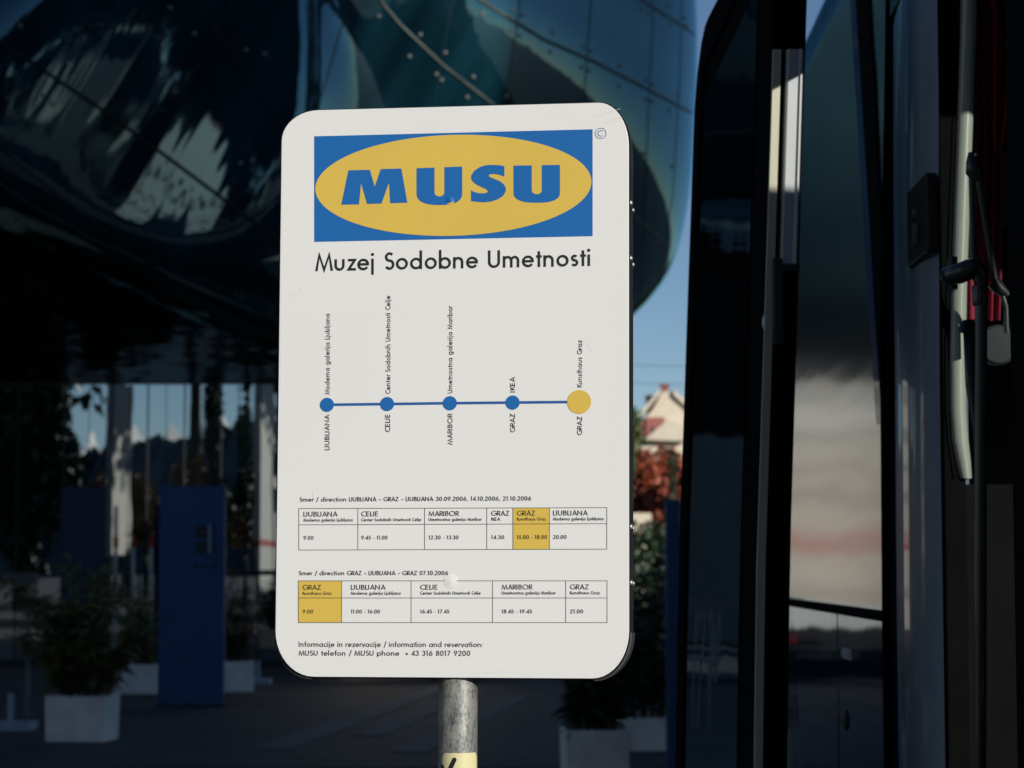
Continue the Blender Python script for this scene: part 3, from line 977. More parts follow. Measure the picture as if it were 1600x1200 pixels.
def on_pole(ang, z, d):
    return pole_c + PAX * (z - pole_c.z) + Vector(((0.0305 + d) * math.sin(ang), -(0.0305 + d) * math.cos(ang), 0))


mb = MB()
a0, a1 = R(-50), R(75)
rows = []
for i, z in enumerate([zt - .10, zt - .05, zt - .012, zt - .007, zt - .003, zt - .001, zt]):
    ins = [0, 0, 0, .03, .10, .17, .26][i]
    rows.append([on_pole(a0 + ins + (a1 - a0 - 2 * ins) * k / 24, z, 0.0004) for k in range(25)])
mb.grid(rows)
st = mb.build('sticker', M['sticker'], sign, smooth=True)
mb = MB()
ctr = []
for (px, py) in ((691.5, 1198), (699, 1213), (710.5, 1186.5)):
    q = at(px, py, pc.y - .03)
    ctr.append((math.asin(max(-1, min(1, (q.x - pc.x) / 0.0305))), q.z))
pts = []
for i in range(2):
    for k in range(9):
        f = k / 8
        pts.append((ctr[i][0] + (ctr[i + 1][0] - ctr[i][0]) * f, ctr[i][1] + (ctr[i + 1][1] - ctr[i][1]) * f))
stroke(mb, [(a * 0.0305, z) for a, z in pts[:9]], 0.0068, lambda x, y: on_pole(x / 0.0305, y, 0.0008))
stroke(mb, [(a * 0.0305, z) for a, z in pts[9:]], 0.0068, lambda x, y: on_pole(x / 0.0305, y, 0.00085))
for (a, z) in (ctr[0], ctr[2]):
    mb.poly([on_pole(a + 0.0034 / 0.0305 * math.cos(t), z + 0.0034 * math.sin(t), 0.0009) for t in (2 * math.pi * k / 14 for k in range(14))])
mb.build('check_mark', M['ink'], st, fix=False)

# ================================================================== THE COACH
CB = R(1.3)
CA = Vector((math.sin(CB), math.cos(CB), 0))       # along the side, away from the camera
CN = Vector((math.cos(CB), -math.sin(CB), 0))      # into the coach
CD = 0.818


def cp(s, w, z):
    return CN * (CD + w) + CA * s + Vector((0, 0, z))


def s_of(px):
    """Distance along the side where it is seen at image column px (near the horizon)."""
    return CD / math.tan(math.atan((px - 800) / FPX) - CB)


coach = thing('coach', tuple(cp(7.5, 1.25, 0)), 'dark blue coach parked at right with its door open, glossy flank mirroring the street', 'coach')


def cbox(mb, s0, s1, w0, w1, z0, z1, mi=0):
    return mb.obox(cp((s0 + s1) / 2, (w0 + w1) / 2, (z0 + z1) / 2), CA * ((s1 - s0) / 2), CN * ((w1 - w0) / 2), (0, 0, (z1 - z0) / 2), mi)


FRONT, REAR, OP0, OP1, PIL = 3.15, 13.9, 4.13, 4.90, 5.80
Wd = 2.5
roofp = [(0.0, 0.36), (0.0, 1.5), (0.006, 2.6), (0.012, 3.0), (0.022, 3.3), (0.05, 3.48), (0.11, 3.62), (0.22, 3.72), (0.45, 3.78), (1.25, 3.81)]
ring = roofp + [(Wd - w, z) for w, z in roofp[-2::-1]]
inner = [(w + (0.05 if w < 1.2 else -0.05 if w > 1.3 else 0), z - (0.05 if z > 3 else 0)) for w, z in ring]
mb = MB()
S = [PIL + 0.02, 7.0, 8.0, 9.5, 11, 12.5, 13.6, REAR]


def shell(mb, s0, s1, o, i):
    a = [cp(s0, w, z) for w, z in o]
    b = [cp(s1, w, z) for w, z in o]
    c = [cp(s1, w, z) for w, z in i]
    d = [cp(s0, w, z) for w, z in i]
    mb.grid([a, b])
    mb.grid([d, c])
    mb.grid([a, d])
    mb.grid([b, c])


shell(mb, PIL + 0.02, REAR, ring, inner)
mb.poly([cp(REAR + .01, w, z) for w, z in ring])
# roof and far side over the door and the driver's place
nr = [p for p in ring if p[1] > 2.95 or p[0] > 1.3]
ni = [inner[ring.index(p)] for p in nr]
shell(mb, FRONT + 0.02, PIL + 0.018, nr, ni)
body = mb.build('body', M['paint'], coach, smooth='auto')
mb = MB()
cbox(mb, FRONT, REAR, 0.06, Wd - .06, 0.86, 0.92)
cbox(mb, OP0, OP1 + .1, 0.02, 0.35, 0.36, 0.44)
mb.build('floor', M['interior'], coach)
mb = MB()
cbox(mb, FRONT + .1, 6.3, Wd - .13, Wd - .09, 0.92, 3.6)
cbox(mb, FRONT + .1, 6.3, 0.14, Wd - .13, 3.60, 3.64)
mb.build('lining', M['interior'], coach)
# glazed flank and luggage flaps
mb = MB()
zs = [1.500, 1.9, 2.3, 2.6, 2.8, 3.0, 3.2, 3.3]
wz = lambda z: (0 if z < 1.5 else 0.006 * (z - 1.5) / 1.1 if z < 2.6 else 0.006 + 0.006 * (z - 2.6) / .4 if z < 3 else 0.012 + .010 * (z - 3) / .3)
rows = [[cp(s, wz(z) - 0.006, z) for s in (PIL + .03, 6.2, 6.6, 7.2, 8, 9, 10, 11.5, 13.8)] for z in zs]
mb.grid(rows)
mb.build('side_window', M['coachglass'], coach, smooth=True, fix=False)
fl1 = s_of(1308)
mb = MB()


def flap(mb, s0, s1, z0, z1, rc):
    pts = [(s0, z0)]
    pts = [(s1, z1), (s1, z0), (s0, z0)] + [(s0 + rc - rc * math.cos(t), z1 - rc + rc * math.sin(t)) for t in (math.pi / 2 * k / 6 for k in range(7))]
    mb.prism([cp(s, -0.004, z) for s, z in pts], CN * 0.003)


flap(mb, PIL + 0.06, fl1 - .012, 0.42, 1.466, 0.10)
f1 = mb.build('luggage_flap', M['paint'], coach, bevel=0.002)
mb = MB()
flap(mb, fl1 + .012, 8.6, 0.42, 1.466, 0.02)
mb.build('luggage_flap', M['paint'], coach, bevel=0.002)
mb = MB()
flap(mb, 8.63, 11.2, 0.42, 1.466, 0.02)
mb.build('luggage_flap', M['paint'], coach, bevel=0.002)
mb = MB()
cbox(mb, PIL + .02, 13.8, -0.010, 0.004, 1.468, 1.492)
mb.build('seam_trim', M['rubber'], coach)
mb = MB()
s_l = s_of(1325)
cbox(mb, s_l - .10, s_l + .10, -0.011, -0.0042, 1.340, 1.372)
cbox(mb, s_l - .085, s_l + .085, -0.016, -0.011, 1.349, 1.362)
mb.build('flap_handle', M['silver'], f1, bevel=0.002)
mb = MB()
s_l = s_of(1320)
mb.lathe(cp(s_l, -0.0042, 1.165), [(0.03, 0), (0.03, .004), (0.02, .008), (0.008, .008)], -CN, 16)
mb.build('flap_lock', M['black'], f1, smooth='auto')
# pillar between the door and the flank
mb = MB()
rows = []
for z in [0.36, 0.9, 1.5, 2.0, 2.6, 2.94]:
    row = []
    for k in range(15):
        f = k / 14
        s = OP1 + (PIL - .01 - OP1) * f
        row.append(cp(s, wz(z) + 0.016 - 0.050 * math.sin(math.pi * f ** 0.8) ** 0.7, z))
    row += [cp(PIL - .01, 0.06, z), cp(OP1 + .12, 0.06, z), cp(OP1, 0.024, z)]
    rows.append(row)
mb.grid(rows, 0, True)
mb.poly(rows[0])
mb.poly(rows[-1])
pil = mb.build('door_pillar', M['pillar'], coach, smooth='auto')
mb = MB()
mb.tube([cp(PIL + .01, -0.012, .4), cp(PIL + .01, -0.012, 1.45), cp(PIL + .01, -0.008, 2.2), cp(PIL + .01, 0.015, 2.94)], 0.013, 8)
mb.build('rubber_seal', M['rubber'], pil, smooth=True)
mb = MB()
mb.tube([cp(OP1 + .015, -0.006, .4), cp(OP1 + .015, -0.006, 2.0), cp(OP1 + .015, 0.004, 2.9)], 0.012, 8)
mb.build('rubber_seal', M['rubber'], pil, smooth=True)
mb = MB()
cbox(mb, OP1 - .012, OP1 - .003, -0.014, 0.03, .36, 2.94)
mb.build('edge_cover', M['rubber'], pil)
# slanted black trim and blue stripe down the front end of the glazing
mb = MB()
mb2 = MB()


def side_pt(px, py, w):
    s = CD / math.tan(math.atan((px - 800) / FPX) - CB)
    p = at(px, py, s)
    return cp(s, wz(p.z) + w, p.z)


L = [(1338, -40), (1352, 120), (1366, 330), (1376, 520), (1385, 664)]
Rr = [(1360, -40), (1373, 120), (1384, 330), (1394, 520), (1399, 664)]
mb.grid([[side_pt(x, y, -.012) for x, y in L], [side_pt(x, y, -.012) for x, y in Rr]])
mb.build('slanted_trim', M['rubber'], coach, fix=False)
Ls = [(x - 11, y) for x, y in L]
mb2.grid([[side_pt(x, y, -.009) for x, y in Ls], [side_pt(x + 10.5, y, -.009) for x, y in Ls]])
mb2.build('blue_stripe', M['stripe'], coach, fix=False)
# lock plate on the pillar
mb = MB()
a = at(1447, 305, 5.2)
sl = 5.25
cbox(mb, 4.95, 5.22, -0.037, -0.01, at(1447, 424, sl).z, at(1447, 306, sl).z)
mb.build('lock_plate', M['black'], pil, bevel=0.006)
mb = MB()
sl = 5.08
for py, r_ in ((335, .010), (362, .016), (378, .012)):
    mb.lathe(cp(sl, -0.037, at(1447, py, sl).z), [(r_, 0), (r_, .006), (r_ * .5, .009)], -CN, 10)
mb.build('lock_cylinder', M['steelgrey'], pil, smooth='auto')
# pale jamb at the far edge of the opening
mb = MB()
jy = 4.88
pth = [(1515, -90), (1511, 60), (1506, 200), (1501, 330), (1497, 450), (1495, 560), (1495.5, 640), (1499, 690), (1504, 722), (1508, 748)]
rows = []
for i, (x, y) in enumerate(pth):
    c = at(x, y, jy)
    hw = 0.0185 if i < 7 else [.019, .017, .0135][i - 7]
    row = []
    for k in range(13):
        t = math.pi * k / 12
        row.append(c + CN * (-hw * math.cos(t)) + CA * (-.026 * math.sin(t) ** .8))
    row += [c + CN * hw + CA * .05, c - CN * hw + CA * .05]
    rows.append(row)
mb.grid(rows, 0, True)
mb.poly(rows[0])
mb.poly(rows[-1])
mb.build('door_jamb', M['jamb'], coach, smooth='auto')
mb = MB()
mb.grid([[at(x - 20 - (0), y, jy + .02) for x, y in pth], [at(x - 17.5, y, jy - .015) for x, y in pth], [at(x - 15.5, y, jy + .02) for x, y in pth]])
mb.build('jamb_seal', M['rubber'], coach, fix=False)
# black wall of the stairwell behind the jamb
mb = MB()
cbox(mb, OP1 + .06, OP1 + .10, 0.022, 0.62, 0.4, 1.78)
mb.build('stair_panel', M['interior'], coach)
# grab rail
mb = MB()
gy = 4.62
p0, p1 = at(1484, 432, gy + .1), at(1506, 424, gy)
mb.tube([at(1484, 430, gy + .12), at(1500, 427, gy), at(1514, 421, gy), at(1524, 417, gy), at(1530, 424, gy), at(1532.5, 440, gy), at(1533, 470, gy), at(1532, 900, gy), at(1531, 1400, gy)], [.021, .021, .021, .0205, .018, .0145, .0125, .0125, .0125], 16)
mb.build('grab_rail', M['handle'], coach, smooth=True)
mb = MB()
q_ = at(1531.5, 462, gy)
mb.lathe(q_, [(.0155, -.02), (.0165, -.016), (.0165, .016), (.0155, .02)], (0, 0, 1), 16)
mb.build('rail_collar', M['handle'], coach, smooth='auto')
mb = MB()
mb.obox(at(1488, 429, gy + .13), CN * .006, CA * .03, (0, 0, .034))
mb.build('rail_bracket', M['handle'], coach, smooth='auto')
# curtains inside
mb = MB()
rows = []
cy = 5.35
for y in (-120, 0, 150, 300, 420, 500):
    row = []
    for k in range(41):
        f = k / 40
        x = 1512 + (y < 250) * 0 + 56 * f * (0.9 + .1 * math.sin(y / 150)) + (4 if y > 200 else 0) * f
        p = at(x, y, cy + .35 * f)
        row.append(p + CA * (.022 * math.sin(f * 26 + y * .002) + .012 * math.sin(f * 57)))
    rows.append(row)
mb.grid(rows)
mb.build('curtain', M['curtain'], coach, smooth=True)
mb = MB()
rows = []
for y in (-120, -20, 70, 130, 180, 215, 236):
    row = []
    half = 40 * math.sqrt(max(0.02, 1 - max(0, (y - 40) / 198) ** 2))
    for k in range(25):
        f = k / 24
        p = at(1556 - half * .5 + half * 1.35 * f, y + 8 * math.sin(f * 3), cy - .06 + .04 * math.sin(f * 15))
        row.append(p)
    rows.append(row)
mb.grid(rows)
mb.build('curtain', M['curtain_red'], coach, smooth=True)
mb = MB()
c = at(1582, 300, 5.9)
mb.prism([at(1556, 255, 5.8), at(1600, 215, 5.8), at(1600, 355, 5.8), at(1558, 345, 5.8)], CA * .05)
mb.build('interior_panel', M['interior_grey'], coach)
# door mechanism: arm, links, round cover
dy = 4.75
mb = MB()
mb.tube([at(1517, 238, dy), at(1519, 252, dy), at(1522, 268, dy), at(1527, 283, dy)], [.006, .013, .018, .010], 10)
mb.tube([at(1518, 275, dy), at(1521, 420, dy)], .0065, 8)
mb.tube([at(1527, 275, dy), at(1541, 360, dy), at(1556, 446, dy)], [.010, .0075, .009], 8)
mb.tube([at(1552, 440, dy), at(1562, 452, dy), at(1575, 462, dy)], [.016, .014, .008], 8)
mb.tube([at(1565, 455, dy), at(1572, 480, dy), at(1573, 520, dy)], .006, 8)
mb.tube([at(1505, 520, dy), at(1508, 505, dy), at(1512, 500, dy), at(1516, 600, dy), at(1530, 690, dy)], .011, 8)
mb.build('door_arm', M['handle'], coach, smooth=True)
mb = MB()
mb.lathe(at(1524, 243, dy - .02), [(.0035, 0), (.0035, .01), (.001, .013)], -CA, 10)
mb.build('arm_bolt', M['bolt'], coach, smooth='auto')
mb = MB()
mb.lathe(at(1556, 541, dy + .15), [(.043, 0), (.043, .03), (.038, .036), (.012, .038), (.004, .038)], -CA, 28)
mb.build('round_cover', M['interior_grey'], coach, smooth='auto')
# front of the coach: pillar by the door, windscreen, dashboard, added sun blockers, seat
mb = MB()
cbox(mb, OP0 - .22, OP0, -0.02, 0.12, 0.36, 2.94)
cbox(mb, OP0 - .01, OP1, 0.0, 0.10, 2.90, 3.0)
mb.build('door_frame', M['rubber'], coach, bevel=0.01)
mb = MB()
cbox(mb, FRONT + .06, OP0 - .22, 0.0, 0.05, 0.36, 1.55)
cbox(mb, FRONT, FRONT + .05, 0.0, Wd, 0.36, 1.05)
cbox(mb, FRONT, FRONT + .06, 0.0, 0.07, 1.05, 3.7)
cbox(mb, FRONT, FRONT + .06, Wd - .07, Wd, 1.05, 3.7)
cbox(mb, FRONT, FRONT + .06, 0.07, Wd - .07, 3.56, 3.74)
mb.build('front_frame', M['paint'], coach, bevel=0.015)
mb = MB()
mb.poly([cp(FRONT + .02, .07, 1.05), cp(FRONT + .02, Wd - .07, 1.05), cp(FRONT + .02, Wd - .07, 3.56), cp(FRONT + .02, .07, 3.56)])
mb.build('windscreen', M['windscreen'], coach)
mb = MB()
mb.poly([cp(FRONT + .08, .03, 1.55), cp(OP0 - .24, .03, 1.55), cp(OP0 - .24, .03, 2.9), cp(FRONT + .08, .03, 2.9)])
mb.build('quarter_window', M['windscreen'], coach)
mb = MB()
cbox(mb, FRONT + .10, FRONT + .55, 0.3, Wd - .1, 0.92, 1.25)
mb.build('dashboard', M['interior'], coach, bevel=0.04)
mb = MB()
cbox(mb, FRONT + .09, FRONT + .10, 0.35, SUNBLOCK_W, 1.3, SUNBLOCK_Z)
mb.build('roller_blind', M['interior_grey'], coach)  # sheet added out of view to trim the sun on the door leaf
mb = MB()
cbox(mb, 3.9, 4.3, 0.70, 1.5, 2.99, 3.35)
mb.build('roof_console', M['interior'], coach, bevel=0.03)  # box added out of view to shade the top of the jamb
mb = MB()
cbox(mb, 4.35, 4.85, 1.5, 2.0, 0.92, 1.4)
cbox(mb, 4.83, 4.97, 1.5, 2.0, 1.4, 2.1)
mb.build('driver_seat', M['interior'], coach, bevel=0.06)
mb = MB()
cbox(mb, 6.3, 6.34, 0.06, Wd - .06, 0.92, 3.4)
mb.build('bulkhead', M['interior'], coach)
for s, w in ((6.0, 0.14), (12.2, 0.14), (6.0, Wd - .14), (12.2, Wd - .14)):
    mb = MB()
    mb.lathe(cp(s, w - .13, .48), [(.30, 0), (.46, .01), (.48, .05), (.48, .21), (.46, .25), (.30, .26)], CN, 28)
    wh = mb.build('wheel', M['tyre'], coach, smooth='auto')
    mb = MB()
    mb.lathe(cp(s, w - .132 if w < 1 else w + .132, .48), [(.29, 0), (.26, .01), (.10, .03), (.08, .05), (.02, .05)], -CN if w < 1 else CN, 24)
    mb.build('rim', M['steelgrey'], wh, smooth='auto')
# ---- the open door leaf, standing off the side
la = at(1180, 888, 5.05)
lb = at(1060, 888, 5.75)
LD = Vector((lb.x - la.x, lb.y - la.y, 0))
LLEN = LD.length
LD.normalize()
LN = Vector((LD.y, -LD.x, 0))
if LN.x < 0:
    LN = -LN
SH = 0.040


def lp(d, n, z):
    return Vector((la.x + SH * (z - 1.6) * (0.55 + .45 * (z > 1.6)), la.y, z)) + LD * d + LN * n


ztop = at(1095, 45, 5.75).z
zrow = [.46, .8, 1.1, 1.4, 1.7, 2.0, 2.2, 2.3] + [ztop - .28 + .28 * math.sin(R(t)) for t in (15, 35, 55, 72, 84, 90)]
zrow = sorted(set(z for z in zrow if z < ztop + .001))


def dmax(z):
    q = (z - (ztop - .28)) / .28
    return LLEN - (0 if q <= 0 else .12 * (1 - math.sqrt(max(0, 1 - min(1, q) ** 2))))


def face(n, m0, m1, z0=0, z1=9, tilt=.17):
    return [[lp(m0 + (dmax(z) - m1 - m0) * k / 6, n, z + (tilt * (1 - k / 6) if z > 2.3 else 0)) for k in range(7)] for z in zrow if z0 <= z <= z1]


fo, fi = face(0, 0, 0), face(.078, 0, 0)
mb = MB()
mb.grid(fo)
mb.grid(fi)
mb.grid([[r[0] for r in fo], [r[0] for r in fi]])
mb.grid([[r[-1] for r in fo], [r[-1] for r in fi]])
mb.grid([fo[-1], fi[-1]])
mb.grid([fo[0], fi[0]])
leaf = mb.build('door_leaf', M['rubber'], coach)
mb = MB()
mb.grid(face(-.003, .12, .10, .7, ztop - .12))
mb.build('leaf_glass', M['leafglass'], leaf, smooth=True, fix=False)
mb = MB()
fr = face(-.004, .11, .09, .7, ztop - .11)
mb.tube([r[-1] for r in fr] + fr[-1][-2::-1], .006, 6)
mb.build('glass_seal', M['rubber'], leaf, smooth=True)
# near edge of the leaf: cream strip and anodised profile
zz = [.5, 1.0, 1.6, 2.0, 2.4, 2.75]
mb = MB()
mb.grid([[lp(-.010, n0, z) for z in zz] for n0 in (0.002, 0.020)])
mb.grid([[lp(-.001, 0.002, z) for z in zz], [lp(-.010, 0.002, z) for z in zz]])
mb.grid([[lp(-.010, 0.020, z) for z in zz], [lp(-.001, 0.020, z) for z in zz]])
mb.build('edge_strip', M['strip'], leaf, fix=False)
mb = MB()
rows = []
zz2 = [at(1215, 424, 5.05).z, 2.3, 2.5, 2.6, 2.75]
for z in zz2:
    rows.append([lp(-.001, .0315, z), lp(-.014, .0320, z), lp(-.017, .036, z), lp(-.0175, .058, z), lp(-.024, .0615, z), lp(-.024, .0655, z), lp(-.016, .069, z), lp(-.001, .0695, z)])
mb.grid(rows)
mb.build('edge_profile', M['silver'], leaf)
mb = MB()
zh0, zh1 = at(1210, 540, 5.05).z, at(1210, 405, 5.05).z
mb.obox(lp(-.012, .028, (zh0 + zh1) / 2), LD * .012, LN * .010, Vector((0, 0, (zh1 - zh0) / 2)))
mb.obox(lp(-.014, .052, zh1 - .02), LD * .012, LN * .022, Vector((0, 0, .008)))
mb.build('hinge_bracket', M['black'], leaf, bevel=0.002)
mb = MB()
mb.lathe(lp(-.002, .006, at(1180, 503, 5.05).z), [(.006, -.018), (.0085, -.008), (.0085, .006), (.004, .017)], (0, 0, 1), 12)
mb.build('latch_pin', M['bolt'], leaf, smooth=True)

# ================================================================== GROUND
mb = MB()
mb.poly([(-2500, -2500, 0), (2500, -2500, 0), (2500, 2500, 0), (-2500, 2500, 0)])
tag(mb.build('ground', M['asphalt']), kind='structure')
mb = MB()
mb.poly([(-40, 18.8, .004), (12, 18.8, .004), (12, 70, .004), (-40, 70, .004)])
tag(mb.build('pavement', M['paving']), kind='structure')


def kerb(name, x0, y0, x1, y1, w, h):
    d = Vector((x1 - x0, y1 - y0, 0)).normalized()
    n = Vector((d.y, -d.x, 0)) * w
    mb = MB()
    mb.prism([Vector((x0, y0, .006)), Vector((x1, y1, .006)), Vector((x1, y1, .006)) + n, Vector((x0, y0, .006)) + n], (0, 0, h))
    o = mb.build(name, M['kerb'], bevel=0.003)
    return tag(o, kind='structure')


kerb('kerb', -2.30, 20.6, -1.05, 32.0, .36, .010)
kerb('kerb', -1.52, 22.2, -.62, 30.5, .30, .009)
kerb('kerb', -1.06, 20.2, -.08, 29.2, .32, .010)

# ================================================================== THE MUSEUM
MY, MB_, GY = 40.0, 8.0, 38.0
museum = thing('museum', (-2.0, 40.0, 0), 'bulging dark blue glass museum with a glazed ground floor behind the sign', 'building')
TAB = [(-180, 2150), (-178.4, 2100), (-172.4, 1513), (-166, 1030), (-157.8, 770), (-143.6, 623), (-134, 576), (-123, 551), (-111.6, 545), (-97, 563), (-80.4, 600), (-71.4, 630), (-62.8, 658), (-54.5, 688), (-46.3, 706), (-41.8, 708), (-37.5, 702), (-30, 668), (-20, 624), (-10, 602), (0, 590), (15, 605), (30, 640), (60, 540), (90, 460), (120, 520), (150, 950), (165, 1600), (180, 2150)]


def rad(a):
    for (a0, r0), (a1, r1) in zip(TAB, TAB[1:]):
        if a0 <= a <= a1:
            f = (a - a0) / (a1 - a0)
            return r0 + (r1 - r0) * f
    return TAB[-1][1]


NA, NR = 240, 44
raw = [rad(-180 + 360 * k / NA) for k in range(NA)]
for _ in range(5):
    raw = [(raw[k - 1] + 2 * raw[k] + raw[(k + 1) % NA]) / 4 for k in range(NA)]
WK = [math.exp(-((-180 + 360 * k / NA + 116) / 22.0) ** 2) for k in range(NA)]   # the belly drops steeply at lower left
PW = [2.2 + 60.0 * w for w in WK]
C0 = at(500, 0, MY)
SC = MY / FPX * 1.003
mb = MB()


def ringat(r, side):
    out = []
    for k in range(NA):
        a = R(-180 + 360 * k / NA)
        rr = raw[k] * SC * r
        out.append(Vector((C0.x + rr * math.cos(a), MY - side * MB_ * (1 - 0.06 * WK[k] * r * r) * math.sqrt(max(0, 1 - r ** PW[k])), C0.z + rr * math.sin(a))))
    return out


rs = [math.sin(math.pi / 2 * i / NR) for i in range(1, NR + 1)]
rows = [ringat(r, 1) for r in rs] + [ringat(r, -1) for r in rs[-2::-1]]
mb.grid(rows, 0, True)
mb.poly(rows[0])
mb.poly(rows[-1])
skin = mb.build('skin', M['skin'], museum, smooth=True)
bvh = BVHTree.FromPolygons([tuple(p) for p in mb.v], mb.f)
EYEV = Vector((0, 0, EYE))


def on_skin(px, py, lift=0.01):
    d = (at(px, py, 10) - EYEV).normalized()
    h, n, i, dist = bvh.ray_cast(EYEV, d)
    if h is None:
        return None
    return h - d * lift


def skin_line(pts, step=14):
    out = []
    for (x0, y0), (x1, y1) in zip(pts, pts[1:]):
        m = max(1, int(math.hypot(x1 - x0, y1 - y0) / step))
        for k in range(m):
            out.append((x0 + (x1 - x0) * k / m, y0 + (y1 - y0) * k / m))
    out.append(pts[-1])
    return [p for p in (on_skin(*q) for q in out) if p is not None]


SEAMS = [
    ('seam_dark', .028, [(-200, -70), (0, 65), (150, 165), (270, 252), (350, 312), (440, 380), (640, 520)]),
    ('seam_dark', .022, [(240, -80), (300, 5), (350, 62), (385, 115), (440, 195), (600, 420)]),
    ('seam_light', .020, [(545, -90), (600, 8), (625, 38), (690, 100), (760, 155), (1000, 345), (1080, 420)]),
    ('seam_light', .026, [(620, -90), (750, 0), (850, 62), (930, 97), (1000, 133), (1080, 176)]),
    ('seam_light', .022, [(900, -90), (980, -20), (1010, 5), (1060, 36), (1096, 62)]),
    ('seam_dark', .020, [(-200, 90), (0, 232), (110, 320), (250, 425), (420, 530)]),
]
for mname, r_, pts in SEAMS:
    P = skin_line(pts)
    if len(P) > 2:
        mb = MB()
        mb.tube(P, r_, 6)
        mb.build('seam', M[mname], museum, smooth=True)
for pts in [[(245, -80), (190, 0), (130, 85), (60, 170), (0, 236)], [(400, -60), (330, 60), (270, 180), (215, 300)], [(720, -60), (708, 0), (692, 80), (676, 170), (640, 330)], [(822, -60), (813, 0), (802, 80), (786, 170), (760, 300)], [(930, -60), (924, 0), (918, 80), (912, 170)], [(1018, -50), (1020, 40), (1014, 160), (1008, 300), (1000, 480)], [(560, -60), (540, 20), (512, 120), (480, 220)], [(1066, -20), (1062, 120), (1052, 300), (1030, 440)]]:
    P = skin_line(pts)
    if len(P) > 2:
        mb = MB()
        mb.tube(P, .007, 5)
        mb.build('panel_joint', M['seam_thin'], museum, smooth=True)
# fixings along the joints
NOZ = [(32, 40), (106, 98), (120, 112), (66, 148), (82, 162), (172, 150), (136, 194), (214, 205), (266, 12), (304, 52), (385, 78), (414, 84),
       (592, 25), (657, 54), (696, 82), (640, 88), (682, 116), (690, 125), (740, 120), (730, 152), (792, 150), (755, 21), (802, 16), (816, 24), (799, 48), (812, 56), (864, 50), (860, 81), (912, 73), (924, 80), (909, 105), (921, 111), (969, 103), (968, 134), (1010, 125), (1020, 132), (1009, 155), (1019, 158), (1060, 149), (1046, 172),
       (1004, 14), (1014, 20), (1045, 9), (1048, 38), (1070, 28), (1089, 18), (1072, 40), (956, 195), (1006, 240), (1016, 268), (1050, 260), (1040, 330), (1022, 380), (395, 250), (376, 255), (420, 285)]
nz0 = None
for k, (x, y) in enumerate(NOZ):
    p = on_skin(x, y, .012)
    if p is None:
        continue
    if nz0 is None:
        mb = MB()
        mb.lathe(p, [(.028, -.02), (.028, .012), (.018, .022), (.006, .024)], (0.05, -1, -.25), 10)
        nz0, np0 = mb.build('skin_fixing', M['nozzle'], museum, smooth='auto'), p
    else:
        o = nz0.copy()
        o.location = p - np0
        COL.objects.link(o)
        o.parent = museum
# glazed ground floor
edges = [-3000, -2600, -2250, -1900, -1600, -1300, -1050, -800, -600, -420, -300, -200, -120, -60, -30, 0, 35, 70, 106, 145, 181, 207, 236, 264, 293, 322, 350, 378, 410, 440, 480, 540, 610, 680, 750, 820, 890, 955]
r_ = random.Random(5)
zt_, zb_ = 4.64, 0.10
for i, (a, b) in enumerate(zip(edges, edges[1:])):
    xa, xb = (a - 800) / FPX * (GY + .4), (b - 800) / FPX * (GY + .4)
    yaw = r_.uniform(-.0009, .0009) if a >= 0 else r_.uniform(-.006, .006)
    pit = r_.uniform(-.0008, .0008)
    w = (xb - xa) / 2 - .006
    xm = (xa + xb) / 2
    mb = MB()
    mb.obox((xm, GY + .012, (zt_ + zb_) / 2), (w, w * yaw, 0), (0, .010, 0), (0, pit * (zt_ - zb_) / 2, (zt_ - zb_) / 2))
    mb.build('glass_pane', M['pane'], museum)
    if i % 2 == 0 or a < -60:
        mb = MB()
        mb.box(xa - .012, xa + .012, GY - .012, GY + .06, zb_, zt_)
        mb.build('mullion', M['mullion'], museum)
xa, xb = (edges[0] - 800) / FPX * GY, (edges[-1] - 800) / FPX * GY
mb = MB()
mb.box(xa, xb, GY + .01, GY + .06, zt_ + .015, 8.4)
mb.build('spandrel', M['spandrel'], museum)  # dark sheet stands in for the overhang mirrored in the upper glass
mb = MB()
mb.box(xa, xb, GY - .03, GY + .2, .0, zb_)
mb.build('plinth', M['mullion'], museum)
mb = MB()
mb.box(xa, xb, GY - .02, GY + .05, zt_, zt_ + .03)
mb.build('transom', M['mullion'], museum)
mb = MB()
mb.box(xa, xb - .02, GY + .25, GY + .40, 0, 8.3)
mb.build('inner_wall', M['mullion'], museum)
# the blunt end of the glazed floor
mb = MB()
mb.box(xb, xb + .06, GY, GY + 12, 0, 4.9)
mb.build('end_wall', M['spandrel'], museum)

# ================================================================== FORECOURT THINGS


def rot(x, y, a):
    return (x * math.cos(a) - y * math.sin(a), x * math.sin(a) + y * math.cos(a))


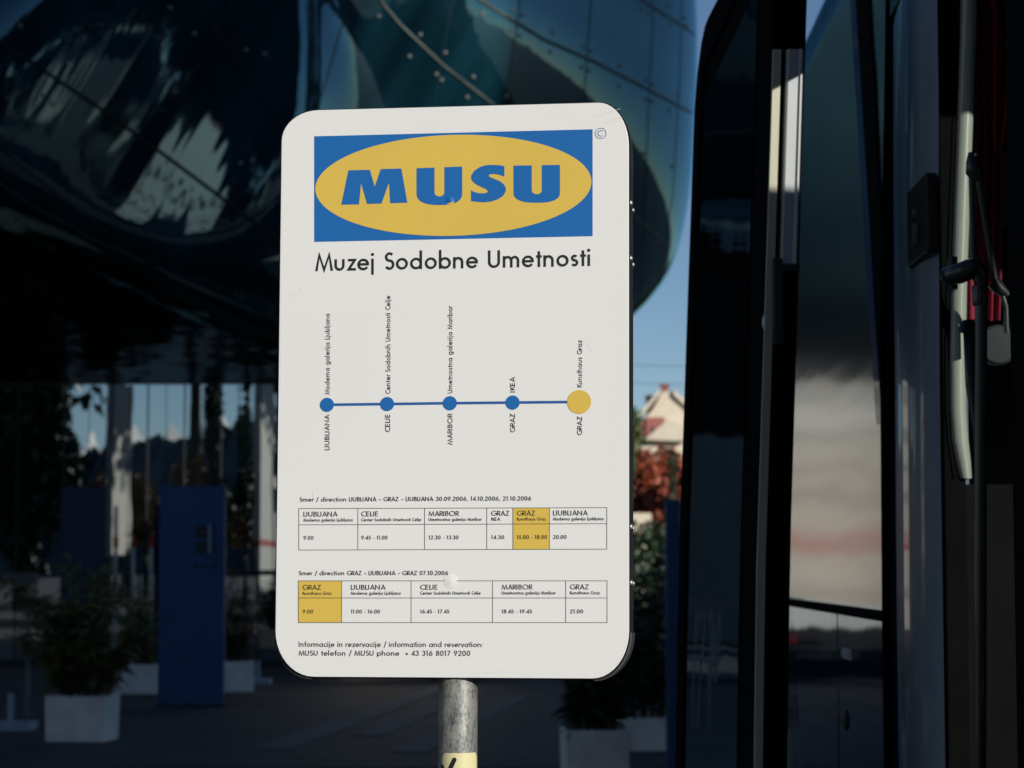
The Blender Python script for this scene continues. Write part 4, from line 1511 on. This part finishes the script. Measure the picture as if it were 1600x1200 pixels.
def planter(x, y, w, d, h, yaw, ph, spread, n, mat, label, seed, lean=0.0, group='white planters with bushes on the forecourt', leaf=.10, tall=0.75):
    r = random.Random(seed)
    t = thing('planter', (x, y, 0), label, 'planter', group)
    ax = Vector((math.cos(yaw), math.sin(yaw), 0))
    ay = Vector((-math.sin(yaw), math.cos(yaw), 0))
    c = Vector((x, y, 0))
    mb = MB()
    th = .035
    o = [c + ax * i * w / 2 + ay * j * d / 2 for i, j in ((-1, -1), (1, -1), (1, 1), (-1, 1))]
    q = [c + ax * i * (w / 2 - th) + ay * j * (d / 2 - th) for i, j in ((-1, -1), (1, -1), (1, 1), (-1, 1))]
    tp = [c + (p - c) * 1.0 for p in o]
    bt = [c + (p - c) * 0.97 for p in o]
    z = lambda L, k: [p + Vector((0, 0, k)) for p in L]
    mb.grid([z(q, .03), z(q, h), z(tp, h), z(bt, .012)], 0, True)
    mb.poly(z(q, .03))
    mb.poly(z(bt, .012))
    mb.build('box', M['planter'], t, bevel=.012)
    mb = MB()
    rows = [[c + ax * (w / 2 - th - .002) * (i / 4 - 1) + ay * (d / 2 - th - .002) * (j / 4 - 1) + Vector((0, 0, h - .05 + r.uniform(-.012, .02))) for i in range(9)] for j in range(9)]
    mb.grid(rows)
    mb.build('soil', M['soil'], t, fix=False)
    st = MB()
    lf = MB()
    ns = 26
    for i in range(ns):
        b = c + ax * r.uniform(-.36, .36) * w + ay * r.uniform(-.36, .36) * d + Vector((0, 0, h - .06))
        a = r.uniform(0, 2 * math.pi)
        sp = spread * math.sqrt(r.random())
        hh = ph * r.uniform(.4, 1.0) * (1.0 - .25 * sp / spread)
        tip = b + Vector((math.cos(a) * sp + lean * hh, math.sin(a) * sp, hh))
        m = b + (tip - b) * .5 + Vector((-.25 * math.cos(a) * sp, -.25 * math.sin(a) * sp, .06 * hh))
        st.tube([b, m, tip], [.011, .008, .003], 5, caps=False)
        for k in range(n // ns):
            f = .12 + .88 * (k + r.random()) / (n // ns)
            p = (b * (1 - f) ** 2 + m * 2 * f * (1 - f) + tip * f * f)
            aa = r.uniform(0, 2 * math.pi)
            dv = Vector((math.cos(aa), math.sin(aa), r.uniform(-.2, 1.1))).normalized()
            L = leaf * r.uniform(.7, 1.6)
            s = dv.cross(Vector((r.gauss(0, 1), r.gauss(0, 1), r.gauss(0, 1)))).normalized() * L * .075
            e = p + dv * L + Vector((0, 0, -.28 * L))
            mm = p + dv * L * .5
            lf.add([p, mm + s, e, mm - s], [(0, 1, 2, 3)])
    st.build('stems', M['bark'], t, smooth=True)
    lf.build('foliage', mat, t, fix=False)
    return t


pa = at(118, 1160, 21.3)
planter(pa.x - .0, pa.y + .33, .57, .50, .43, R(-7), 1.45, .62, 4400, M['leaf_shrub'], 'nearest white planter at left with a long-leaved green bush spilling over', 21, lean=-.03, leaf=.15)
pb = at(362, 1080, 30)
planter(pb.x, pb.y + .2, .52, .5, .40, R(8), 1.5, .35, 1100, M['leaf_bronze'], 'white planter with a thin bronze bush, half hidden behind the blue stele', 22, leaf=.13)
pc_ = at(212, 1082, 29.6)
planter(pc_.x, pc_.y + .2, .55, .5, .38, R(-3), 1.2, .35, 1000, M['leaf_shrub'], 'small grey-white planter between the nearest planter and the blue stele', 23, leaf=.13)
pd = at(931, 1228, 17.0)
planter(pd.x, pd.y + .25, .48, .46, .42, R(4), 1.15, .40, 2400, M['leaf_dark'], 'white planter with a dark green bush below the right corner of the sign', 24, leaf=.14)
pe = at(1006, 1180, 20.0)
planter(pe.x - .02, pe.y + .5, .60, .4, .30, R(4), 1.9, .42, 3000, M['leaf_dark'], 'dim planter with a tall dark bush between sign edge and blue stele', 25, leaf=.14)


def stele(x, y, w, h, d, yaw, mat, label, marks=False):
    t = thing('stele', (x, y, 0), label, 'information stele', 'blue steles on the forecourt')
    ax = Vector((math.cos(yaw), math.sin(yaw), 0))
    ay = Vector((-math.sin(yaw), math.cos(yaw), 0))
    mb = MB()
    mb.obox((x, y, h / 2 + .004), ax * w / 2, ay * d / 2, (0, 0, h / 2))
    mb.build('slab', mat, t, bevel=.008)
    mb = MB()
    mb.obox((x, y, .02), ax * (w / 2 + .03), ay * (d / 2 + .03), (0, 0, .016))
    mb.build('foot_plate', M['mullion'], t)
    if marks:
        f = Vector((x, y, 0)) - ay * (d / 2 + .003)
        P = lambda px, py: at(px, py, f.y)
        mb = MB()
        for x0, x1, y0, y1 in ((305, 324, 822, 829), (305, 324, 832, 840), (305, 324, 846, 853), (305, 324, 856, 864), (331, 337, 822, 829), (331, 337, 832, 840), (331, 337, 846, 853), (331, 337, 856, 864)):
            a, b = P(x0, y1), P(x1, y0)
            mb.box(a.x, b.x, f.y - .004, f.y + .002, a.z, b.z)
        mb.build('emblem', M['black'], t)
        mb = MB()
        a, b = P(325.5, 865), P(329.5, 820)
        mb.box(a.x, b.x, f.y - .004, f.y + .002, a.z, b.z)
        mb.build('emblem_bar', M['stand'], t)
        for px in (306.5, 320, 334):
            mb = MB()
            mb.lathe(P(px, 884), [(.028, .002), (.028, -.004), (.010, -.005)], (0, 1, 0), 12)
            mb.build('emblem_dot', M['black'], t)
    return t


sa = at(297, 1103, 26.9)
stele(sa.x, sa.y + .06, .765, 2.56, .10, R(0), M['stele'], 'tall blue stele with a black square emblem, beside the nearest planter', True)
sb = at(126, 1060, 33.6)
stele(sb.x, sb.y + .06, .64, 2.78, .10, R(0), M['stele_far'], 'darker blue stele standing back by the glazing above the nearest planter')  # slab added in place of a stele's reflection
sc_ = at(1054, 1240, 16.8)
stele(sc_.x + .02, sc_.y + .35, .105, 2.10, .62, R(-3), M['stele'], 'blue stele seen edge on, close to the open coach door')


def stand(px, py, Y, w, ph, label):
    p = at(px, py, Y)
    t = thing('parasol_stand', (p.x, p.y, 0), label, 'parasol stand', 'parasol stands on the forecourt')
    mb = MB()
    mb.box(p.x - w / 2, p.x + w / 2, p.y - w / 2, p.y + w / 2, .006, .09)
    mb.build('base_slab', M['stand'], t, bevel=.01)
    mb = MB()
    mb.lathe((p.x, p.y, .085), [(.03, 0), (.03, ph), (.026, ph + .005)], (0, 0, 1), 14)
    mb.build('tube', M['stand'], t, smooth='auto')
    for i in (-1, 1):
        for j in (-1, 1):
            mb = MB()
            mb.lathe((p.x + i * w * .38, p.y + j * w * .38, .09), [(.018, 0), (.018, .012), (.008, .016)], (0, 0, 1), 8)
            mb.build('bolt', M['steelgrey'], t)


stand(16, 1138, 23.0, .46, .28, 'pale parasol stand on the ground at the left edge')
stand(403, 1066, 32.0, .36, .24, 'small bluish parasol stand just left of the sign corner')
# slatted rail at far left
g = at(0, 903, 25.0)
rail = thing('railing', (g.x - .6, g.y, 0), 'grey slatted railing behind the bush at the left edge', 'railing')
mb = MB()
x1 = at(57, 903, 25).x
za, zb = at(0, 912, 25).z, at(0, 895, 25).z
k = 0
x = x1 - 3.2
while x < x1:
    mb.box(x, x + .011, g.y, g.y + .03, za, zb)
    x += .021
mb.box(x1 - 3.2, x1, g.y + .031, g.y + .05, za, zb)
mb.build('slat_panel', M['steelgrey'], rail)
mb = MB()
zc = at(0, 1001, 25).z
mb.box(x1 - 3.2, x1 - .02, g.y, g.y + .04, zc - .03, zc + .03)
mb.build('lower_rail', M['steelgrey'], rail)
for xx in (x1 - 3.1, x1 - 1.6, x1 - .12):
    mb = MB()
    mb.box(xx, xx + .05, g.y + .052, g.y + .10, .004, zb)
    mb.build('post', M['steelgrey'], rail)
# red-topped posts standing in for reflections in the glazing
mk = None
for i, (px, y0, w) in enumerate(((178, 792, .055), (206, 838, .05), (234, 836, .05))):
    p = at(px, 1062, 33.9)
    zt2 = at(px, y0, 33.9).z
    t = thing('marker_post', (p.x, p.y, 0), ['tallest white marker post with a red band, leftmost of three', 'white marker post with red top, middle of three by the glazing', 'white marker post with red top, rightmost of three beside the blue stele'][i], 'post', 'red and white marker posts')
    zr = at(px, 846, 33.9).z
    mb = MB()
    mb.lathe((p.x, p.y, .004), [(w / 2, 0), (w / 2, zr - .09)], (0, 0, 1), 12)
    mb.build('shaft', M['postwhite'], t, smooth='auto')
    mb = MB()
    mb.lathe((p.x, p.y, zr - .085), [(w / 2 + .01, 0), (w / 2 + .01, .15), (w / 4, .17)], (0, 0, 1), 12)
    mb.build('red_band', M['red'], t, smooth='auto')
    if zt2 > zr + .2:
        mb = MB()
        mb.lathe((p.x, p.y, zr + .08), [(w / 2, 0), (w / 2, zt2 - zr - .08), (w / 4, zt2 - zr - .06)], (0, 0, 1), 12)
        mb.build('upper_shaft', M['postwhite'], t, smooth='auto')

# ================================================================== TRUCK ADDED BEHIND THE SIGN FOR THE COACH FLANK'S REFLECTION
TX0, TX1, TY = -2.65, -.55, 32.9
truck = thing('box_truck', ((TX0 + TX1) / 2, TY + 1.6, 0), 'beige box truck with grey, pink and red bands parked right behind the sign', 'truck')
mb = MB()
mb.box(TX0, TX1, TY, TY + 2.6, .75, 4.30)
mb.build('cargo_box', M['truckbeige'], truck, bevel=.04)
mb = MB()
mb.box(TX0 + .0, TX1 - .0, TY - .006, TY - .003, 1.90, 1.955)
mb.build('red_stripe', M['red'], truck)
for za, zb, m_ in ((1.96, 2.16, 'truckpink'), (2.55, 2.72, 'truckgrey'), (3.0, 3.12, 'truckgrey'), (3.42, 3.62, 'truckgrey'), (3.95, 4.24, 'truckgrey'), (1.20, 1.36, 'truckgrey')):
    mb = MB()
    mb.box(TX0 + .0, TX1 - .0, TY - .005, TY - .0025, za, zb)
    mb.build('painted_band', M[m_], truck)  # bands imitate the soft banding of the flank's reflection
mb = MB()
mb.box(TX0 + .1, TX1 - .1, TY + .1, TY + 3.9, .45, .74)
mb.build('chassis', M['black'], truck)
mb = MB()
mb.prism([(TX0 + .1, TY + 2.65, .6), (TX0 + .1, TY + 4.2, .6), (TX0 + .1, TY + 4.2, 1.4), (TX0 + .1, TY + 3.8, 2.4), (TX0 + .1, TY + 2.65, 2.4)], (TX1 - TX0 - .2, 0, 0))
mb.build('cab', M['truckbeige'], truck, bevel=.04)
mb = MB()
mb.box((TX0 + TX1) / 2 - .012, (TX0 + TX1) / 2 + .012, TY - .012, TY - .001, .8, 4.22)
mb.build('door_seam', M['rubber'], truck)
for xx in (TX0 + .12, TX1 - .12):
    for yy in (TY + .6, TY + 3.4):
        mb = MB()
        mb.lathe((xx - .1, yy, .40), [(.25, 0), (.38, .02), (.40, .05), (.40, .17), (.38, .2), (.25, .2)], (1, 0, 0), 20)
        wh = mb.build('wheel', M['tyre'], truck, smooth='auto')
    mb = MB()
    mb.box(xx - .08, xx + .08, TY - .02, TY + .02, .55, .68)
    mb.build('tail_lamp', M['red'], truck)

# ================================================================== FAR HOUSE, TREES AND CABLES SEEN PAST THE SIGN
HY = 110.0
house = thing('gabled_house', (at(1040, 890, HY).x, HY + 5, 0), 'sunlit cream gabled house with pink wall and red chimneys far beyond the sign', 'house')


def hp(px, py, dy=0.0):
    p = at(px, py, HY)
    return Vector((p.x, HY + dy, p.z))


mb = MB()
mb.prism([hp(985, 676), hp(1020, 640), hp(1031, 620), hp(1036, 612), hp(1046, 612), hp(1052, 622), hp(1064, 628), hp(1100, 664), hp(1100, 905), hp(985, 905)], (0, 9, 0))
mb.build('wall', M['cream'], house)
mb = MB()
for a, b in ((hp(982, 676, -.25), hp(1031, 616, -.25)), (hp(1052, 618, -.25), hp(1104, 664, -.25))):
    mb.prism([a, b, b + Vector((0, 0, .28)), a + Vector((0, 0, .28))], (0, 9.4, 0))
mb.build('roof', M['cream'], house)
mb = MB()
a, b = hp(1009, 686), hp(1037, 653)
mb.box(a.x, b.x, HY - .5, HY - .01, a.z, b.z)
mb.build('pink_bay', M['pink'], house)
mb = MB()
a, b = hp(980, 690), hp(1008.5, 661)
mb.box(a.x, b.x, HY - .35, HY - .01, a.z, b.z)
mb.build('pink_wall', M['pink'], house)
mb = MB()
mb.prism([hp(1006, 688, -.6), hp(1044, 655, -.6), hp(1070, 668, -.6), hp(1070, 690, -.6)], (0, .55, 0))
mb.build('lower_gable', M['cream'], house)
for px, y0, y1, w in ((1041.5, 613, 600, .16), (1022, 632, 618, .30)):
    mb = MB()
    p = hp(px, y0)
    q = hp(px, y1)
    mb.box(p.x - w, p.x + w, HY + 1, HY + 1.6, p.z - .6, q.z)
    mb.box(p.x - w - .06, p.x + w + .06, HY + .94, HY + 1.66, q.z, q.z + .09)
    mb.build('chimney', M['tile'], house)
for px, py in ((1018, 672), (1029, 672), (995, 676)):
    a, b = hp(px - 2.2, py + 6), hp(px + 2.2, py - 5)
    mb = MB()
    mb.box(a.x, b.x, HY - .53, HY - .505, a.z, b.z)
    mb.build('window', M['window_dark'], house)
p = at(1016, 888, 88)
tree('red_vine_tree', p.x, 88, at(1016, 686, 88).z, (1.75, 1.6, 2.1), 5200, M['leaf_red'], 'dense dark red tree in front of the cream gabled house', trunk_r=.14, clumps=34, leaf=.26, seed=4)
p = at(1085, 888, 84)
tree('red_vine_tree', p.x, 84, at(1085, 700, 84).z, (1.5, 1.5, 1.9), 3000, M['leaf_red'], 'smaller red tree right of the gabled house, mostly behind the coach door', trunk_r=.12, clumps=24, leaf=.26, seed=14)
p = at(966, 888, 60)
tree('birch_tree', p.x, 60, at(966, 560, 60).z, (.62, .6, 2.0), 1500, M['leaf_green'], 'slim light green tree whose twigs show past the sign edge', trunk_r=.07, clumps=22, leaf=.15, seed=6)
p = at(1052, 888, 75)
tree('shrub', p.x, 75, at(1052, 690, 75).z, (.16, .3, 1.0), 160, M['leaf_dark'], 'thin dark shrub beside the red tree near the coach door', cat='shrub', trunk_r=.04, clumps=16, leaf=.16, seed=8)
# hedge row below the red tree
hx = at(1020, 888, 50).x
r2 = random.Random(3)
mb = MB()
pts = [Vector((hx + r2.uniform(-1.6, 1.3), 50 + r2.uniform(-.4, .4), r2.uniform(.1, 1) ** .7 * (2.45 + .2 * math.sin(i * .7)))) for i in range(5200)]
leaves(mb, pts, .14, r=r2)
o = mb.build('hedge', M['leaf_dark'], fix=False)
rebase(o)
tag(o, 'dark green hedge below the red tree, seen between sign and coach', 'hedge')
wb = at(992, 812, 70)
mb = MB()
mb.box(wb.x - 3, wb.x + .5, 70, 70.3, 0, wb.z + .2)
o = mb.build('garden_wall', M['cream'])
rebase(o)
tag(o, 'low pale garden wall under the red tree, mostly hidden by the sign', 'wall')
for y0, y1, lab in ((571, 569, 'upper thin overhead cable crossing the blue sky gap'), (597, 600, 'lower thin overhead cable crossing the blue sky gap')):
    mb = MB()
    a, b = at(700, y0, 70), at(1500, y1, 72)
    mb.tube([a + (b - a) * f + Vector((0, 0, -.5 * 4 * f * (1 - f) + .45)) for f in (k / 12 for k in range(13))], .011, 5)
    o = mb.build('overhead_cable', M['steelgrey'], fix=False)
    tag(o, lab, 'cable', 'overhead cables')
# dark spruce added to cover bright sky beyond the coach
p = at(1262, 888, 60)
tree('spruce', p.x + .2, 60, 9.4, (1.5, 1.5, 4.2), 2600, M['leaf_dark'], 'dark conifer behind the far end of the coach', trunk_r=.16, clumps=40, leaf=.26, seed=31)

# ================================================================== ACROSS THE STREET (behind the camera: shades and mirrors)
HD = Vector((TO_SUN.x, TO_SUN.y, 0)).normalized()
PD = Vector((-HD.y, HD.x, 0))
if PD.y < 0:
    PD = -PD


def block(t0, t1, s0, depth, h, mat, label, roof=True):
    c = PD * ((t0 + t1) / 2) + HD * (s0 + depth / 2)
    t = thing('town_house', (c.x, c.y, 0), label, 'house', 'town houses across the street')
    mb = MB()
    mb.obox(c + Vector((0, 0, h / 2)), PD * (t1 - t0) / 2, HD * depth / 2, (0, 0, h / 2))
    mb.build('wall', mat, t)
    f = PD * ((t0 + t1) / 2) + HD * s0
    nfl = int(h // 3.4)
    mbw, mbs = MB(), MB()
    nw = max(1, int((t1 - t0) // 2.0))
    for i in range(nfl):
        for j in range(nw):
            c2 = PD * (t0 + (j + .5) * (t1 - t0) / nw) + HD * (s0 - .01) + Vector((0, 0, 1.9 + 3.4 * i))
            mb = MB()
            mb.obox(c2, PD * .5, HD * .03, (0, 0, .85))
            w = mb.build('window', M['window_dark'], t)
            mb = MB()
            mb.obox(c2 + Vector((0, 0, -.93)) - HD * .03, PD * .6, HD * .06, (0, 0, .05))
            mb.build('sill', M['kerb'], w)
    if roof:
        a = PD * (t0 - .2) + HD * (s0 - .4) + Vector((0, 0, h))
        e = PD * (t1 - t0 + .4)
        mb = MB()
        mb.prism([a, a + HD * (depth + .8), a + HD * (depth / 2 + .4) + Vector((0, 0, 2.2))], e)
        mb.build('roof', M['tile'], t)
    return t


S0 = 14.0
block(SH_T0, SH_T1, S0, 9, 30, M['grey_house'], 'tall grey town house across the street, nearer of the two')
block(SH_T1 + .02, SH_T2 - .02, S0 + .6, 8, SH_LOW, M['cream'], 'low cream house squeezed between the two tall grey houses', roof=False)  # added and kept low so sun passes over it onto the truck
block(SH_T2, SH_T3, S0, 9, 30, M['grey_house'], 'tall grey town house across the street, farther of the two')


def terrace(x0, x1, y, h, depth, mat, label):
    t = thing('town_house', ((x0 + x1) / 2, y - depth / 2, 0), label, 'house', 'town houses across the street')
    mb = MB()
    mb.box(x0, x1, y - depth, y, 0, h)
    mb.build('wall', mat, t)
    mb = MB()
    mb.prism([(x0 - .2, y - depth - .3, h), (x0 - .2, y + .3, h), (x0 - .2, y - depth / 2, h + 3)], (x1 - x0 + .4, 0, 0))
    mb.build('roof', M['tile'], t)
    for i in range(int(h // 3.3)):
        for j in range(int((x1 - x0) // 2.6)):
            xc = x0 + 1.3 + 2.6 * j
            mb = MB()
            mb.box(xc - .5, xc + .5, y - .05, y + .02, 1.2 + 3.3 * i, 2.9 + 3.3 * i)
            w = mb.build('window', M['window_dark'], t)
            mb = MB()
            mb.box(xc - .6, xc + .6, y - .03, y + .10, 1.10 + 3.3 * i, 1.19 + 3.3 * i)
            mb.build('sill', M['kerb'], w)


terrace(-62, -39, -20, 13.5, 10, M['grey_house'], 'long grey terrace house across the street far to the left')  # unseen house added to block sky in the glass reflections


def reflection_board(x, y0, y1, z0, z1, label, band=None, wins=False):  # unseen boards added for the pale strips mirrored in the glazing
    t = thing('billboard', (x - .18, (y0 + y1) / 2, 0), label, 'billboard', 'white boards across the street')
    mb = MB()
    mb.box(x - .36, x, y0, y1, z0, z1)
    p = mb.build('board', M['whiteboard'], t)
    for yy in (y0 + .3, y1 - .3):
        mb = MB()
        mb.box(x - .28, x - .08, yy - .1, yy + .1, 0, z0 + .002)
        mb.build('post', M['steelgrey'], t)
    if band:
        for za, zb in band:
            mb = MB()
            mb.box(x - .37, x + .012, y0 - .01, y1 + .01, za, zb)
            mb.build('red_band', M['red'], t)
    if wins:
        for i in range(4):
            mb = MB()
            z = 4.2 + i * 1.75
            mb.box(x, x + .02, y0 + .15, y0 + 1.4, z, z + 1.2)
            mb.build('dark_field', M['window_dark'], t)


BOFF = 2 * GY
px_x = lambda px, B: (px - 800) / FPX * (BOFF + B)
reflection_board(px_x(181, 30), -33.8, -30, 2.2, 10.2, 'tall plain white board on posts across the street')
reflection_board(px_x(408, 30), -37.6, -30, .4, 11, 'white board with red band and dark fields across the street', band=((2.55, 2.85),), wins=True)
tree('cypress', px_x(330, 24), -24, 12.5, (.62, .6, 5.6), 3000, M['leaf_dark'], 'dark columnar cypress across the street, thicker of the two', trunk_r=.12, clumps=30, leaf=.22, seed=41)
tree('cypress', px_x(383, 24), -24, 12.0, (.30, .3, 5.4), 1600, M['leaf_dark'], 'dark columnar cypress across the street, thinner of the two', trunk_r=.10, clumps=30, leaf=.2, seed=42)
tree('plane_tree', px_x(40, 18), -18, 14, (2.3, 2.4, 6.6), 9500, M['leaf_dark'], 'large dense dark plane tree across the street at the far left', trunk_r=.3, clumps=46, leaf=.4, seed=43)
tree('plane_tree', px_x(-130, 20), -20, 15, (3.2, 2.4, 6.8), 6000, M['leaf_dark'], 'broad dark plane tree left of the large dense one', trunk_r=.3, clumps=46, leaf=.45, seed=44)
for i, px in enumerate((150, 185, 225, 262, 300, 345, 400)):
    hh = [7.0, 6.2, 6.6, 6.0, 7.4, 6.4, 6.6][i]
    tree('autumn_tree', px_x(px, 40), -40 - i % 2 * 3, hh, (1.1, 1.1, 2.2), 700, M['leaf_autumn'] if i % 2 == 0 else M['leaf_green'], ['bushy yellow street tree before the hill, first from the left', 'green street tree before the hill, second from the left', 'yellow street tree before the hill, third from the left', 'green street tree before the hill, fourth from the left', 'tallest yellow street tree before the hill', 'green street tree before the hill, sixth from the left', 'yellow street tree before the hill, nearest the banded board'][i], trunk_r=.1, clumps=16, leaf=.35, seed=50 + i, group='street trees across the street')
for i, x in enumerate((-3.5, -8, -12.5, -17, -21.5, -26, -31, -36, -42, 24, 29)):  # unseen trees added to darken what the museum skin mirrors
    tree('tall_plane_tree', x, -46 - (i % 3) * 1.5, 33 + i % 2 * 2, (4.4, 3.2, 11.2), 6500, M['leaf_dark'], 'high-crowned old plane tree across the street, ' + ['nearest the sign', 'second from the sign', 'third from the sign', 'fourth from the sign', 'in the middle', 'fourth from the far end', 'third from the far end', 'second from the far end', 'at the far end', 'first beyond the gap', 'last beyond the gap'][i] + ' in its row', trunk_r=.28, clumps=90, leaf=.85, seed=70 + i, group='row of tall plane trees across the street')
shop = thing('corner_shop', (-27, -4, 0), 'white three storey corner shop with red cornices across the street at left', 'shop')
mb = MB()
mb.box(-33, -21.2, -9, 1, 0, 13.6)
mb.build('wall', M['grey_house'], shop)
mb = MB()
mb.box(-21.19, -21, -9, .97, 0, 13.6)
mb.build('facade', M['truckwhite'], shop)
for z in (3.3, 6.6, 13.4):
    mb = MB()
    mb.box(-21.0, -20.86, -9, .95, z, z + .16)
    mb.build('red_cornice', M['red'], shop)
for j in range(4):
    for z in (4.4, 1.0, 8.0):
        mb = MB()
        mb.box(-21, -20.97, -8.3 + 2.5 * j, -7.5 + 2.5 * j, z, z + 1.3)
        mb.build('window', M['window_dark'], shop)
mb = MB()
mb.prism([(-33.3, -9.3, 13.6), (-20.7, -9.3, 13.6), (-27, -9.3, 15.6)], (0, 10.6, 0))
mb.build('roof', M['tile'], shop)
# wooded hill far behind, crest sawtoothed to imitate a reflection broken by panes
r3 = random.Random(9)
rows = [[], [], [], []]
for i in range(241):
    x = -300 + 600 * i / 240
    px = 800 + x * FPX / (BOFF + 500)
    base = 31 + 9 * (px - 100) / 330 if px < 440 else 40 + 6 * math.sin(px * .006)
    ph = ((px - 145) % 34) / 34
    z = base + 7.5 * (ph - .5) + r3.uniform(-1.0, 1.0) + 1.6 * math.sin(px * .31)
    z = max(8, z)
    rows[0].append((x, -420, -1))
    rows[1].append((x, -455, z * .55))
    rows[2].append((x, -500, z))
    rows[3].append((x, -620, -1))
mb = MB()
mb.grid(rows)
tag(mb.build('hill', M['hill']), kind='structure')
